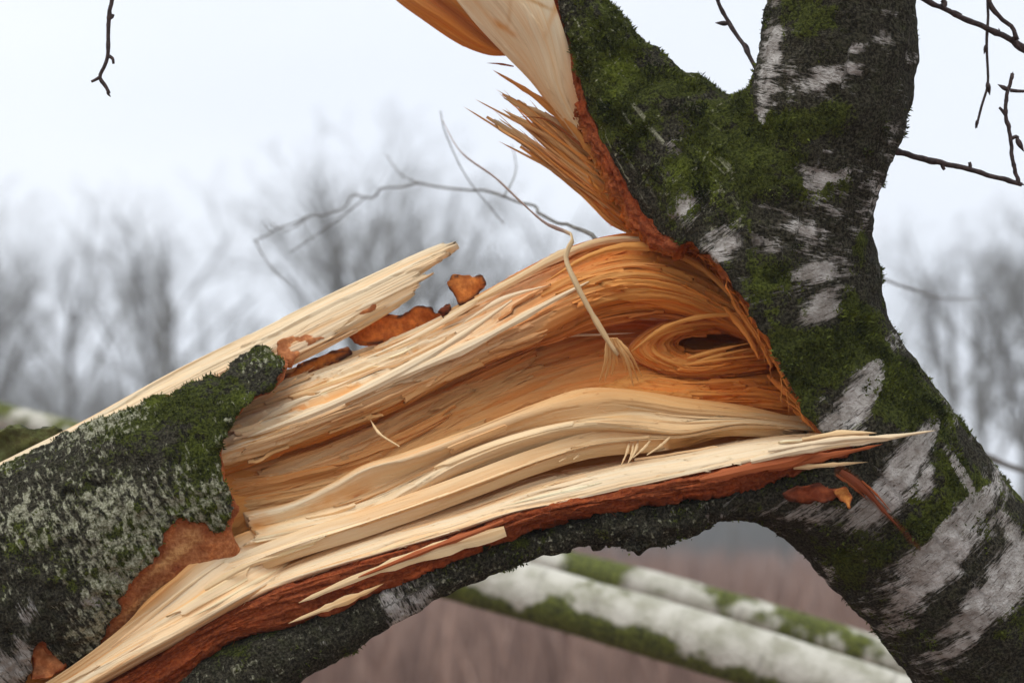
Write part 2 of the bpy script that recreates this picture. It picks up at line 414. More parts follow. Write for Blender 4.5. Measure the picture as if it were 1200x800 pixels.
V, Q, T = blades(42000, 13, 95, 0.55, 1.5, 0.035)
tag(link('reed_field', mesh_of('reed_field', V, Q, T, M_REED, world=False, smoothed=False)), 'brown dead reeds and tall grass covering the field', 'reeds', kind='stuff')

# ================================================================== BIRCH: signed distance model of the standing part
TR = chain([(1330, 985, .10, 128), (1240, 840, .07, 120), (1140, 700, .035, 114), (1065, 608, .015, 117), (1003, 535, 0, 121), (948, 455, 0, 118), (915, 385, 0, 108), (905, 320, .005, 103)], 22)
UL = chain([(905, 345, .0, 98), (925, 265, -.01, 88), (955, 170, -.025, 90), (981, 75, -.03, 93), (986, 0, -.03, 87), (992, -90, -.03, 85), (1000, -200, -.02, 84)], 18)
ST = chain([(912, 330, .02, 108), (870, 265, .025, 110), (800, 188, .035, 90), (732, 103, .045, 57), (676, 22, .05, 40), (630, -50, .05, 32)], 14)
UB = chain([(960, 575, -.02, 46), (900, 582, -.02, 24), (850, 588, -.02, 17), (800, 602, -.02, 19), (750, 612, -.02, 20), (690, 618, -.02, 20), (620, 636, -.02, 17), (540, 662, -.02, 19), (460, 700, -.02, 25), (380, 742, -.02, 30), (310, 774, -.02, 36), (220, 825, -.01, 46), (120, 900, 0, 60)], 26)
TEAR = [(600, -140), (652, -10), (662, 30), (676, 72), (682, 110), (700, 150), (722, 193), (748, 243), (772, 270), (800, 282), (832, 300), (852, 326), (872, 352), (890, 380), (902, 402), (914, 430), (932, 462), (948, 490), (964, 509)]
CUT = TEAR + [(990, 536), (935, 556), (868, 575), (800, 588), (740, 594), (690, 598), (620, 620), (560, 642), (480, 670), (440, 696), (390, 708), (310, 742), (270, 738), (250, 757), (205, 802), (120, 880), (-200, 880), (-200, -140)]
CRACK = [(985, 552, -.09), (1005, 566, -.10), (1022, 582, -.104), (1040, 603, -.106), (1058, 622, -.105), (1078, 642, -.1)]
def blobs(px, py, lst):
    r = np.zeros(px.shape)
    for x, y, a, b, ang, s in lst:
        c_, s_ = math.cos(math.radians(ang)), math.sin(math.radians(ang)); u = ((px-x)*c_+(py-y)*s_)/a; v = (-(px-x)*s_+(py-y)*c_)/b
        r = np.maximum(r, s*np.exp(-(u*u+v*v)))
    return r
# pale bark patches and mossy patches (where they lie on this tree)
WH = [(1012, 460, 52, 20, -62, .95), (985, 490, 30, 12, -30, .9), (1062, 545, 80, 20, -58, .95), (1035, 590, 50, 18, -35, .75), (960, 600, 40, 16, -10, .55),
      (1112, 640, 110, 30, -52, .9), (1170, 690, 110, 24, -50, .95), (1000, 655, 50, 12, -30, .45), (1085, 560, 26, 12, -70, .7), (1130, 560, 50, 9, 60, .8), (1185, 620, 40, 12, 55, .7),
      (975, 88, 42, 15, -18, .9), (1010, 55, 30, 9, -30, .6), (905, 70, 14, 60, 5, .85), (893, 120, 10, 40, 0, .7), (955, 210, 26, 22, -20, .65), (985, 205, 30, 10, -20, .6), (930, 265, 30, 10, 10, .6),
      (955, 320, 34, 14, -20, .6), (965, 360, 30, 16, -40, .75), (905, 280, 16, 22, 20, .4), (845, 290, 20, 24, 30, .65), (800, 245, 18, 26, 30, .5), (790, 180, 12, 40, 20, .38), (930, 100, 12, 60, 0, .4), (1040, 40, 14, 30, 0, .45), (1020, 240, 12, 50, 20, .5), (1050, 120, 12, 50, 10, .4)]
MS = [(860, 180, 70, 80, 0, .8), (740, 120, 60, 80, 0, .5), (830, 95, 70, 18, 0, .9), (950, 420, 46, 34, 0, 1.0), (920, 470, 30, 40, 0, .9), (1020, 390, 22, 60, -30, 1.0), (1085, 480, 26, 60, -38, 1.0), (1125, 560, 22, 60, -35, .8),
      (1060, 480, 20, 50, -30, .8), (940, 20, 45, 40, 0, .7), (960, 140, 60, 30, 0, .62), (940, 220, 60, 24, 0, .5), (900, 330, 40, 40, 0, .7), (1100, 610, 36, 20, -50, .75), (1010, 290, 14, 40, 0, .8), (700, 80, 40, 60, 0, .55), (1010, 640, 90, 30, -30, .5), (1170, 760, 60, 30, -40, .4)]
def trunk_raw(P):
    a = chain_sd(P, TR); b = chain_sd(P, UL); c = chain_sd(P, ST); e = chain_sd(P, UB, 0.045)
    return smin(smin(smin(a, b, 0.022), c, 0.05), e, 0.03)
def front_d(px, py, fn=None, d0=-0.2, d1=0.2, n=160):
    fn = fn or trunk_raw; ds = np.linspace(d0, d1, n)
    px = np.asarray(px, float); py = np.asarray(py, float); out_ = np.full(len(px), np.nan)
    A = np.stack([np.repeat(px, n), np.repeat(py, n), np.tile(ds, len(px))], 1)
    f = fn(Lp(A)).reshape(len(px), n)
    for i in range(len(px)):
        k = np.argmax(f[i] < 0)
        if f[i].min() < 0: out_[i] = ds[k]
        else: out_[i] = ds[np.argmin(f[i])]
    return out_
ck = np.array(CRACK); ck[:, 2] = front_d(ck[:, 0], ck[:, 1]) - 0.002
CK = [(Lp(ck[i:i+1])[0], r*PX) for i, r in enumerate((6, 5.5, 4.6, 4, 3, 1.5))]
def trunk_cut(P):
    """negative where wood was torn away"""
    px, py = proj(P)
    j = 8*fbm(P[:, 0]*75, P[:, 1]*75, P[:, 2]*40, 3, 21)
    return (poly_sd(px, py, CUT) + j)*PX
def trunk_sdf(P):
    r = trunk_raw(P)
    m = np.abs(r) < 0.05
    Pm = P[m]
    lump = 0.0045*fbm(Pm[:, 0]*16, Pm[:, 1]*16, Pm[:, 2]*16, 3, 1) + 0.0032*fbm(Pm[:, 0]*70, Pm[:, 1]*70, Pm[:, 2]*70, 3, 4)
    px, py = proj(Pm)
    mo = np.clip(blobs(px, py, MS), 0, 1)
    lump = lump + (.25+mo)*0.0048*fbm(Pm[:, 0]*48, Pm[:, 1]*48, Pm[:, 2]*48, 3, 14)
    ru = smooth(640, 700, px)*smooth(905, 830, px)*smooth(560, 600, py)              # ragged moss along the underside
    lump = lump + ru*0.012*fbm(Pm[:, 0]*75, Pm[:, 1]*75, Pm[:, 2]*75, 3, 8)
    r[m] += lump
    m = r < 0.02
    r[m] = np.maximum(r[m], np.maximum(-trunk_cut(P[m]), -chain_sd(P[m], CK) - 0.001))
    return r
H = 0.0024
lo = Lp([(250, 950, .0)])[0]; lo = np.array([Lc(60, 0, 0.1)[0], Lc(0, 990, 0.1)[1], -0.155]); hi = np.array([Lc(1345, 0, .1)[0], Lc(0, -125, .1)[1], 0.185])
Fv = sample_sdf(trunk_sdf, lo, hi, H, 4)
TV, TQ = surface_nets(Fv, lo, H); del Fv
TN = vnormals(TV, TQ)
raw = trunk_raw(TV); tpx, tpy = proj(TV); cutd = trunk_cut(TV)
t_cut = np.clip(smooth(-0.0035, -0.007, raw)*smooth(0.006, 0.003, cutd) + .3*smooth(0.0014, 0.0, chain_sd(TV, CK)), 0, 1)
fr = [chain_frame(TV, c) for c in (TR, UL, ST, UB)]
own = np.argmin(np.stack([fr[0][0], fr[1][0]+0.002, fr[2][0]+0.002, fr[3][0]+0.012], 1), 1)
own = np.where((own == 3) & (tpx > 900), 0, own)
# one smooth along/around coordinate: the trunk and the upright limb are one bole
bk = np.zeros((len(TV), 3))
for k in range(4):
    m = own == k; bk[m, 0] = fr[k][1][m] + (0.0 if k != 1 else TR and sum(np.linalg.norm(TR[i+1][0]-TR[i][0]) for i in range(len(TR)-1))); bk[m, 1] = fr[k][2][m]*0.1
t_white = 0.10 + 0.22*fbm(TV[:, 0]*9, TV[:, 1]*9, TV[:, 2]*9, 2, 35) + blobs(tpx, tpy, WH)*np.where(TV[:, 2] < 0.06, 1, 0)*np.where(own == 1, .72, 1) + np.where(own == 3, .5*smooth(430, 455, tpx)*smooth(535, 500, tpx), 0) + np.where(TV[:, 2] > 0.06, 0.35, 0) + np.where(own == 1, .07, np.where(own == 0, .05, 0))
t_moss = np.where(own == 1, .10, .16) + blobs(tpx, tpy, MS) + 0.55*fbm(TV[:, 0]*20, TV[:, 1]*20, TV[:, 2]*20, 3, 31) + np.where(own == 3, -0.05, 0) + 0.22*np.clip(TN[:, 1], 0, 1)
t_moss = np.where(blobs(tpx, tpy, WH) > 0.45, t_moss*0.45, t_moss)
t_fleck = np.where((own == 2) | (tpx < 860), 0.46, 0.12) + 0.15*fbm(TV[:, 0]*25, TV[:, 1]*25, TV[:, 2]*25, 2, 33)
# fine relief after meshing
TV = TV + TN*((0.0016*fbm(TV[:, 0]*190, TV[:, 1]*190, TV[:, 2]*190, 2, 41)*(1-t_cut))*(0.35+np.clip(t_moss, 0, 1.2)))[:, None]

tree_base = toW(Lp([(1600, 1400, .2)]))[0]; tree_base = np.array([0.98, 2.55, 0.0])
birch = tag(empty('birch_tree', tree_base), 'storm-snapped mossy birch with splintered orange wood torn open at its fork', 'tree')
def ext_tube(mb, pts, radii, white, moss, sides=26, n=26, wv=False):
    P = spl(pts, n); R = np.interp(np.linspace(0, 1, n), np.linspace(0, 1, len(radii)), radii)
    V_, Q_, T_, ax, an = tube_geo(P, R, sides)
    nn = 0.03*fbm(V_[:, 0]*9, V_[:, 1]*9, V_[:, 2]*9, 3, 2); c = np.repeat(P, sides, 0); V_ = c+(V_-c)*(1+nn*2)[:, None]
    z = np.zeros(len(V_)); mb.add(V_, Q_, T_, bk=np.stack([ax, an*0.1, z], 1), white=z+white, moss=z+moss, cut=z, fleck=z+.1)
def sub_mesh(sel):
    q = TQ[sel]; u, inv = np.unique(q, return_inverse=True); return u, inv.reshape(-1, 4)
ATT = dict(bk=bk, white=t_white, moss=t_moss, cut=t_cut, fleck=t_fleck)
qown = own[TQ[:, 0]]
parts = {}
for k, nm in enumerate(('trunk', 'upright_limb', 'torn_stub', 'underside_bark')):
    u, q = sub_mesh(qown == k)
    me = mesh_of(nm, TV[u], q, mat=M_BARK, attrs={a: v[u] for a, v in ATT.items()}, normals=vnormals(TV, TQ)[u])
    parts[nm] = link(nm, me, birch)
parts['trunk']['label'] = 'pale banded birch trunk below the break'
# trunk down to the ground, limb up out of view (separate lengths of the same stem)
mb = MB(); b0, r0 = TR[1]
g = fromW(np.array([tree_base + [0, 0, -0.12]]))[0]
ext_tube(mb, [b0, TR[0][0], fromW(np.array([[0.92, 2.5, 0.55]]))[0], g], [r0*.985, TR[0][1]*.99, .125, .16], .5, .3)
link('trunk_foot', mb.mesh('trunk_foot', M_BARK), parts['trunk'])
mb = MB(); tp = UL[-3][0]; top = [tp, UL[-1][0], Lc(1010, -700, .05), Lc(990, -1500, .15), Lc(1020, -2600, .3)]
ext_tube(mb, top, [UL[-3][1]*.985, .066, .058, .045, .012], .5, .35)
# boughs above the frame that carry the hanging twigs
BOUGH_L = [Lc(1005, -620, .05), Lc(800, -760, .05), Lc(500, -640, .03), Lc(250, -420, .0), Lc(128, -260, -.02)]
BOUGH_R = [Lc(1000, -330, .0), Lc(1080, -430, .02), Lc(1150, -400, .02), Lc(1195, -270, .02), Lc(1230, -120, .02)]
for p, r in ((BOUGH_L, [.02, .016, .012, .006, .003]), (BOUGH_R, [.014, .011, .008, .006, .004])): ext_tube(mb, p, r, .1, .2, 10, 24)
link('limb_top', mb.mesh('limb_top', M_BARK), parts['upright_limb'])

# ------------------------------------------------------------------ moss tufts
def moss_tufts(name, V, N, mask, count, parent, seed, size=0.0034):
    r = np.random.default_rng(seed); p = np.clip(mask, 0, None); p = p/p.sum()
    k = r.choice(len(V), count, p=p); P = V[k] + r.normal(0, 0.0011, (count, 3)); Nn = N[k]
    a = np.cross(Nn, r.normal(0, 1, (count, 3))); a /= np.linalg.norm(a, axis=1)[:, None]+1e-9
    l = size*(0.5+r.random(count)); wd = l*0.28
    d = Nn*0.75 + a*0.75*r.random(count)[:, None] + np.array([0, 0.25, 0]); d /= np.linalg.norm(d, axis=1)[:, None]
    s = np.cross(d, r.normal(0, 1, (count, 3))); s /= np.linalg.norm(s, axis=1)[:, None]+1e-9
    b = P - Nn*0.0008
    Vv = np.stack([b-s*wd[:, None], b+s*wd[:, None], b+d*l[:, None]+s*wd[:, None]*.2], 1).reshape(-1, 3)
    T_ = np.arange(count)[:, None]*3+np.array([[0, 1, 2]])
    o = link(name, mesh_of(name, Vv, None, T_, M_MOSS, smoothed=False), parent); tag(o, kind='stuff'); return o
vis = (TN[:, 2] < 0.35)
for k, nm in enumerate(('trunk', 'upright_limb', 'torn_stub', 'underside_bark')):
    mk = np.where((own == k) & vis & (t_cut < 0.3), np.clip(t_moss-0.55+0.9*vn(TV[:, 0]*45, TV[:, 1]*45, TV[:, 2]*45, 77), 0, 1), 0)
    moss_tufts('moss', TV, TN, mk, (11000, 2500, 9000, 3000)[k], parts[nm], 100+k)

# ================================================================== BROKEN LIMB
AX = chain([(1000, 430, .10, 60), (860, 455, .13, 88), (620, 485, .13, 108), (450, 560, .12, 110), (300, 605, .09, 112), (150, 655, .05, 118), (0, 735, .04, 124), (-160, 830, .04, 126), (-330, 930, .04, 124)], 22)
BKC = chain([(420, 512, .05, 122), (330, 544, .045, 128), (150, 632, .04, 138), (0, 720, .04, 142), (-160, 824, .04, 145)], 12)
def core_sdf(P):
    r = chain_sd(P, AX); m = np.abs(r) < .03; Q_ = P[m]
    r[m] += 0.004*fbm(Q_[:, 0]*25+Q_[:, 1]*50, Q_[:, 1]*90, Q_[:, 2]*90, 3, 9); return r
lo = np.array([Lc(-330, 0, .1)[0], Lc(0, 1010, .1)[1], -0.11]); hi = np.array([Lc(985, 0, .1)[0], Lc(0, 330, .1)[1], 0.26])
CV, CQ = surface_nets(sample_sdf(core_sdf, lo, hi, 0.006, 4), lo, 0.006)
cs = chain_frame(CV, AX)
core = link('broken_limb', mesh_of('broken_limb', CV, CQ, mat=M_WOOD, attrs=dict(Col=np.tile(AMBER, (len(CV), 1))*(1+.15*vn(CV[:, 0]*9, CV[:, 1]*60, CV[:, 2]*60, 3))[:, None], fib=np.stack([cs[1], cs[2]*.1, cs[1]*0], 1))), birch)
core['label'] = 'snapped limb split open along its grain'
mb = MB()
e0 = AX[-3][0]; ext_tube(mb, [e0, AX[-1][0], fromW(np.array([[-1.6, 2.35, 0.55]]))[0], fromW(np.array([[-2.75, 2.5, -0.03]]))[0]], [AX[-3][1]*1.02, AX[-1][1], .1, .085], .25, .5)
link('limb_end', mb.mesh('limb_end', M_BARK), core)

# ---- torn sheets of wood: lofted along the grain
SLABS = {}
def slab(name, guides, cols, nu=220, nv=None, thick=0.01, jl=0.0, jr=0.0, amp=1.0, seed=0, cell=(0.11, 0.0085), parent=None, mat=None, tint=1.0, jscale=0.006, fine=1.0, rowpx=0.9, grad=(.15, .7), rag=0.0, stains=(), ghost=False):
    mat = mat or M_WOOD; ng = len(guides); NF = 260
    G = np.stack([Lp(spl(g, NF)) for g in guides])                      # ng, NF, 3
    gap = np.linalg.norm(np.diff(G, axis=0), axis=2).mean(1); cum = np.concatenate([[0], np.cumsum(gap)])
    if nv is None: nv = int(max(14, cum[-1]/(rowpx*PX)))
    wv = np.linspace(0, cum[-1], nv)
    k = np.clip(np.searchsorted(cum, wv, side='right')-1, 0, ng-2); h = (cum[k+1]-cum[k]); s = (wv-cum[k])/h
    m = np.zeros_like(G)
    if ng > 2: m[1:-1] = (G[2:]-G[:-2])/(cum[2:]-cum[:-2])[:, None, None]
    m[0] = (G[1]-G[0])/(cum[1]-cum[0]); m[-1] = (G[-1]-G[-2])/(cum[-1]-cum[-2])
    s_ = s[:, None, None]; h_ = h[:, None, None]
    S = (2*s_**3-3*s_**2+1)*G[k] + (s_**3-2*s_**2+s_)*h_*m[k] + (-2*s_**3+3*s_**2)*G[k+1] + (s_**3-s_**2)*h_*m[k+1]    # nv, NF, 3
    tri = lambda x: np.abs(((x % 1)+1) % 1*2-1)
    def jag(sd): return np.clip(0.55*np.abs(vn(wv/jscale, seed=sd)) + 0.3*np.abs(vn(wv/jscale*2.7, seed=sd+1)) + 0.25*np.abs(vn(wv/jscale*7, seed=sd+2)), 0, 1)
    uL = jl*jag(seed+50); uR = 1-jr*jag(seed+60)
    U = uL[:, None] + (uR-uL)[:, None]*np.linspace(0, 1, nu)[None]
    f = U*(NF-1); i0 = np.clip(f.astype(int), 0, NF-2); fr_ = (f-i0)[..., None]; rows = np.arange(nv)[:, None]
    B = S[rows, i0]*(1-fr_) + S[rows, i0+1]*fr_                        # nv, nu, 3
    if rag:
        e_ = (1-wv/wv[-1])[:, None]**2; dvd = B[-1]-B[0]; dvd = dvd/(np.linalg.norm(dvd, axis=1)[:, None]+1e-9); sx = U*np.linalg.norm(np.diff(G[0], axis=0), axis=1).sum()
        B = B - dvd[None]*(e_*rag*(1.2*np.abs(vn(sx/.011, seed=seed+70))+.6*vn(sx/.004, seed=seed+71)+.5*vn(sx/.0016, seed=seed+72)))[..., None]
    du = np.gradient(B, axis=1); dv = np.gradient(B, axis=0)
    N = np.cross(du, dv); N /= np.linalg.norm(N, axis=2)[..., None]+1e-12
    flip = np.where((N[..., 2] > 0).mean() > .5, -1, 1); N = N*flip
    length = np.linalg.norm(np.diff(G[ng//2], axis=0), axis=1).sum()
    ss = U*length; ww = np.repeat(wv[:, None], nu, 1)
    ww2 = ww + 0.0035*vn(ss/0.13, ww/0.03, seed=seed) + 0.0012*vn(ss/0.04, ww/0.01, seed=seed+1)
    v1, t1, e1 = vor(ss/cell[0], ww2/cell[1], seed+2); v2, t2, e2 = vor(ss/(cell[0]*.55), ww2/(cell[1]*.38), seed+3)
    r1 = fbm(ss/0.18, ww2/0.0022, oct=3, seed=seed+4); r0 = fbm(ss/0.25, ww2/0.014, oct=2, seed=seed+5)
    hgt = amp*(0.0048*(v1-.5) + 0.0022*(v2-.5) + 0.0010*fine*r1 + 0.0020*r0)
    edge = np.minimum(np.minimum(wv, wv[-1]-wv)/0.004, 1)[:, None]
    B2 = B + N*(hgt*(0.35+0.65*edge))[..., None]
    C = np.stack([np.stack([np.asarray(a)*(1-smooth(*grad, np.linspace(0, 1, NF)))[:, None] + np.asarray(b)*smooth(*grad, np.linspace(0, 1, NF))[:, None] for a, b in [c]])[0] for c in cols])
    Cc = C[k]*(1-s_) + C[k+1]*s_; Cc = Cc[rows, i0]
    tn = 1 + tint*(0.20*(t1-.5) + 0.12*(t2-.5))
    warm = np.clip(tint*(0.55*smooth(.62, .95, t2) + .35*smooth(.7, .95, t1) - 1.2*np.minimum(hgt+.0005, 0)/0.004*.5), 0, .85)  # also reddens low gaps, painting in their shade and bounced light
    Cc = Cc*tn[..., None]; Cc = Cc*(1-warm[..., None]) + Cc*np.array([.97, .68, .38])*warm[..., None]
    for sx_, sy_, sa_, sb_, sang_, sk_, scol_ in stains:
        qx, qy = proj(B2); f_ = np.clip(blobs(qx, qy, [(sx_, sy_, sa_, sb_, sang_, sk_*1.5)])*(1+.5*vn(qx*.12, qy*.12, seed=seed+80))-.15*sk_, 0, 1)[..., None]; Cc = Cc*(1-f_)+np.asarray(scol_)*f_
    nF = nv*nu; idx = np.arange(nF).reshape(nv, nu)
    Q = np.stack([idx[:-1, :-1], idx[:-1, 1:], idx[1:, 1:], idx[1:, :-1]], -1).reshape(-1, 4)
    ring = np.concatenate([idx[0, :], idx[1:, -1], idx[-1, -2::-1], idx[-2:0:-1, 0]])
    back = (B2.reshape(-1, 3)[ring] - N.reshape(-1, 3)[ring]*thick); nb = nF + np.arange(len(ring)); r2 = np.roll(np.arange(len(ring)), -1)
    Qs = np.stack([ring, nb, nb[r2], ring[r2]], 1)
    vi = np.unique(np.linspace(0, nv-1, 10).astype(int)); ui = np.unique(np.linspace(0, nu-1, 40).astype(int))
    BB = (B[np.ix_(vi, ui)] - N[np.ix_(vi, ui)]*thick).reshape(-1, 3); bi = nF+len(ring)+np.arange(len(BB)).reshape(len(vi), len(ui))
    Qb = np.stack([bi[:-1, :-1], bi[1:, :-1], bi[1:, 1:], bi[:-1, 1:]], -1).reshape(-1, 4)
    Vv = np.concatenate([B2.reshape(-1, 3), back, BB]); fb = np.stack([ss, ww2, ss*0+seed*.37], -1).reshape(-1, 3)
    cc = Cc.reshape(-1, 3); ix = np.ix_(vi, ui)
    allQ = np.concatenate([Q, Qs, Qb]);
    if flip < 0: allQ = allQ[:, ::-1]
    SLABS[seed] = (B2, N, Cc)
    if ghost: return None
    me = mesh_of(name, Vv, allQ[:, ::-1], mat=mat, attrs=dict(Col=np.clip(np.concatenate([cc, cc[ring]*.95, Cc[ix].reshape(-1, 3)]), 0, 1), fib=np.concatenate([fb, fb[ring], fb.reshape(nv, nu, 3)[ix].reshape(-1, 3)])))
    o = link(name, me, parent if parent is not None else core)
    SLABS[seed] = (B2, N, Cc); return o
def g2(pts, d): return [(x, y, dd) for (x, y), dd in zip(pts, np.interp(np.linspace(0, 1, len(pts)), np.linspace(0, 1, len(d)), d))]

# A: strands along the top of the limb
slab('wood_layer', [
    g2([(285, 452), (330, 438), (420, 410), (500, 379), (560, 346), (620, 311), (680, 284), (740, 272), (790, 278), (838, 302), (862, 322)], [.06, .05, .04, .03]),
    g2([(240, 492), (300, 470), (420, 425), (540, 372), (620, 335), (690, 305), (750, 295), (810, 310), (858, 342), (882, 362)], [.035, .03, .03, .035]),
    g2([(225, 520), (280, 500), (400, 455), (500, 415), (600, 365), (680, 325), (740, 312), (810, 330), (872, 364), (896, 384)], [.005, 0, .0, .03]),
    g2([(220, 543), (260, 528), (380, 485), (480, 440), (560, 403), (640, 365), (700, 340), (760, 333), (820, 348), (888, 386), (910, 404)], [-.035, -.03, -.02, .03]),
    g2([(222, 558), (260, 545), (380, 503), (470, 465), (560, 420), (640, 390), (700, 363), (770, 355), (830, 370), (897, 400), (918, 414)], [-.025, -.02, -.01, .035]),
    g2([(224, 568), (262, 556), (380, 516), (470, 477), (560, 430), (640, 397), (700, 380), (770, 368), (840, 385), (902, 412), (922, 424)], [.0, .0, .012, .045])],
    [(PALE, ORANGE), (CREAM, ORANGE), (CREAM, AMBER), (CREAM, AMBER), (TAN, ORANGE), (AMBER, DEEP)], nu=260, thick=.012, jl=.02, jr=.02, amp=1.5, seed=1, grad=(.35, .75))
# B: recessed floor of the split
slab('wood_layer', [
    g2([(215, 545), (255, 530), (400, 490), (560, 418), (650, 384), (740, 366), (830, 376), (905, 398), (930, 406)], [.03, .035, .07, .10]),
    g2([(215, 578), (258, 565), (420, 520), (560, 455), (650, 420), (740, 400), (830, 420), (920, 430), (944, 436)], [.0, .01, .05, .085]),
    g2([(218, 602), (262, 590), (420, 552), (560, 490), (650, 455), (740, 435), (830, 445), (940, 465), (962, 472)], [-.01, -.005, .02, .04]),
    g2([(224, 626), (268, 615), (420, 580), (560, 525), (650, 490), (740, 472), (830, 478), (958, 494), (978, 498)], [-.01, -.01, .0, .02])],
    [(TAN, DEEP), (TAN*1.06, ORANGE*.85), (TAN, ORANGE), (TAN*1.06, ORANGE)], nu=240, thick=.012, jl=.01, jr=.02, amp=1.3, seed=2, cell=(0.16, 0.012), grad=(.4, .8))  # darker right end: the wood's own orange plus painted overhang shade
# B2: a lifted layer over the floor whose end is splintered
slab('wood_layer', [
    g2([(300, 552), (420, 506), (520, 458), (600, 420), (665, 393)], [.005, .005, .02, .03]),
    g2([(300, 566), (420, 521), (520, 474), (600, 435), (658, 408)], [-.004, 0, .012, .02]),
    g2([(300, 580), (420, 540), (520, 495), (590, 462), (640, 437)], [-.004, .002, .01, .018]),
    g2([(300, 588), (420, 552), (520, 510), (580, 483), (625, 462)], [.004, .006, .014, .022])],
    [(TAN, TAN), (PALE, TAN), (AMBER, TAN), (AMBER, AMBER)], nu=200, thick=.004, jl=.02, jr=.22, amp=.9, seed=3, jscale=.009)
# right-hand floor: fibres running into the tear
slab('wood_layer', [
    g2([(690, 452), (740, 425), (800, 436), (860, 438), (925, 434), (945, 436)], [.02, .02, .015, .03]),
    g2([(690, 460), (750, 448), (820, 452), (880, 452), (940, 458), (958, 462)], [.01, 0, .0, .02]),
    g2([(690, 466), (760, 464), (830, 466), (890, 466), (948, 474), (966, 478)], [.0, -.008, -.006, .01]),
    g2([(690, 470), (760, 472), (840, 480), (900, 484), (956, 490), (974, 494)], [.01, 0, 0, .01])],
    [(ORANGE, ORANGE*.85), (AMBER, ORANGE), (AMBER, ORANGE), (TAN, ORANGE)], nu=150, thick=.008, jr=.06, amp=1.3, seed=4, cell=(.06, .006))  # real orange, with the overhang's shade painted in towards the tear
# C: thick pale rib
slab('wood_layer', [
    g2([(281, 601), (340, 588), (388, 566), (425, 545), (470, 531), (560, 499), (620, 476), (680, 456), (730, 456), (800, 466), (880, 477), (958, 497)], [-.02, -.035, -.045, -.04, -.02, 0]),
    g2([(286, 607), (340, 594), (392, 571), (430, 551), (480, 538), (560, 508), (640, 480), (720, 468), (800, 478), (880, 486), (958, 500)], [-.035, -.045, -.058, -.055, -.035, -.01]),
    g2([(292, 622), (350, 606), (410, 588), (460, 566), (520, 541), (600, 512), (680, 492), (740, 484), (810, 490), (880, 492), (958, 502)], [-.035, -.04, -.045, -.05, -.035, -.015]),
    g2([(296, 630), (360, 615), (430, 600), (480, 574), (540, 541), (620, 512), (690, 497), (750, 501), (800, 506), (870, 496), (958, 503)], [-.05, -.06, -.068, -.07, -.05, -.02]),
    g2([(270, 648), (350, 628), (430, 606), (490, 583), (550, 558), (620, 532), (690, 513), (750, 511), (800, 511), (870, 499), (958, 504)], [-.05, -.055, -.055, -.058, -.045, -.02]),
    g2([(225, 690), (330, 645), (430, 612), (500, 588), (560, 566), (620, 544), (690, 523), (750, 515), (800, 513), (870, 502), (958, 505)], [-.065, -.075, -.075, -.07, -.045, -.02]),
    g2([(225, 698), (330, 652), (430, 617), (500, 592), (560, 570), (620, 548), (690, 527), (750, 518), (800, 515), (870, 504), (958, 506)], [-.03, -.04, -.04, -.03, -.01, .0])],
    [(TAN, TAN), (CREAM, TAN), (PALE, PALE), (CREAM, PALE), (CREAM, PALE), (CREAM, PALE), (TAN, AMBER)], nu=260, thick=.014, jl=.015, jr=.01, amp=.62, seed=5, cell=(0.3, 0.016), tint=.6, fine=.8,
    stains=[(424, 586, 16, 12, -20, .9, AMBER*.8), (420, 584, 6, 5, 0, 1, DEEP), (400, 580, 40, 10, -25, .5, TAN), (300, 612, 20, 12, 0, .5, AMBER)])
# C2: the rib carried on down to the left over the bark's torn edge
slab('wood_layer', [
    g2([(-40, 850), (60, 795), (130, 745), (180, 700), (235, 650), (290, 622), (330, 616)], [-.06, -.07, -.075, -.05, -.01]),
    g2([(-30, 855), (70, 800), (140, 752), (200, 706), (250, 668), (300, 640), (340, 628)], [-.065, -.075, -.065, -.02]),
    g2([(-20, 860), (80, 802), (150, 760), (220, 718), (270, 690), (320, 662), (350, 645)], [-.08, -.09, -.085, -.03]),
    g2([(-10, 868), (100, 806), (170, 766), (240, 728), (290, 698), (330, 674), (356, 656)], [-.085, -.095, -.09, -.035]),
    g2([(-5, 872), (106, 810), (175, 770), (245, 732), (295, 702), (335, 677), (360, 658)], [-.05, -.06, -.06, -.05])],
    [(PALE, TAN), (TAN, CREAM), (CREAM, CREAM), (PALE, CREAM), (AMBER, TAN)], nu=170, thick=.01, amp=.6, seed=6, cell=(.3, .012), tint=.7)
# D: lower ledge, ending in the long spike across the trunk
slab('wood_layer', [
    g2([(225, 712), (330, 662), (450, 612), (540, 585), (640, 556), (720, 541), (800, 529), (880, 515), (950, 509), (1000, 511)], [-.03, -.03, -.03, -.0, -.01, -.075]),
    g2([(240, 716), (330, 672), (450, 628), (540, 603), (640, 570), (720, 550), (800, 536), (880, 521), (955, 514), (1010, 512)], [-.06, -.07, -.075, -.07, -.07, -.11]),
    g2([(250, 722), (330, 682), (450, 645), (530, 622), (600, 600), (660, 588), (760, 566), (850, 546), (930, 529), (990, 519), (1030, 515)], [-.08, -.085, -.09, -.09, -.095, -.122]),
    g2([(252, 726), (330, 687), (450, 649), (530, 626), (600, 604), (660, 592), (760, 569), (850, 549), (930, 532), (990, 522), (1032, 517)], [-.07, -.075, -.08, -.08, -.085, -.112])],
    [(TAN, PALE), (CREAM, CREAM), (CREAM, CREAM), (PALE, PALE)], nu=260, thick=.008, jr=.05, amp=.62, seed=7, cell=(.2, .01), tint=.6)
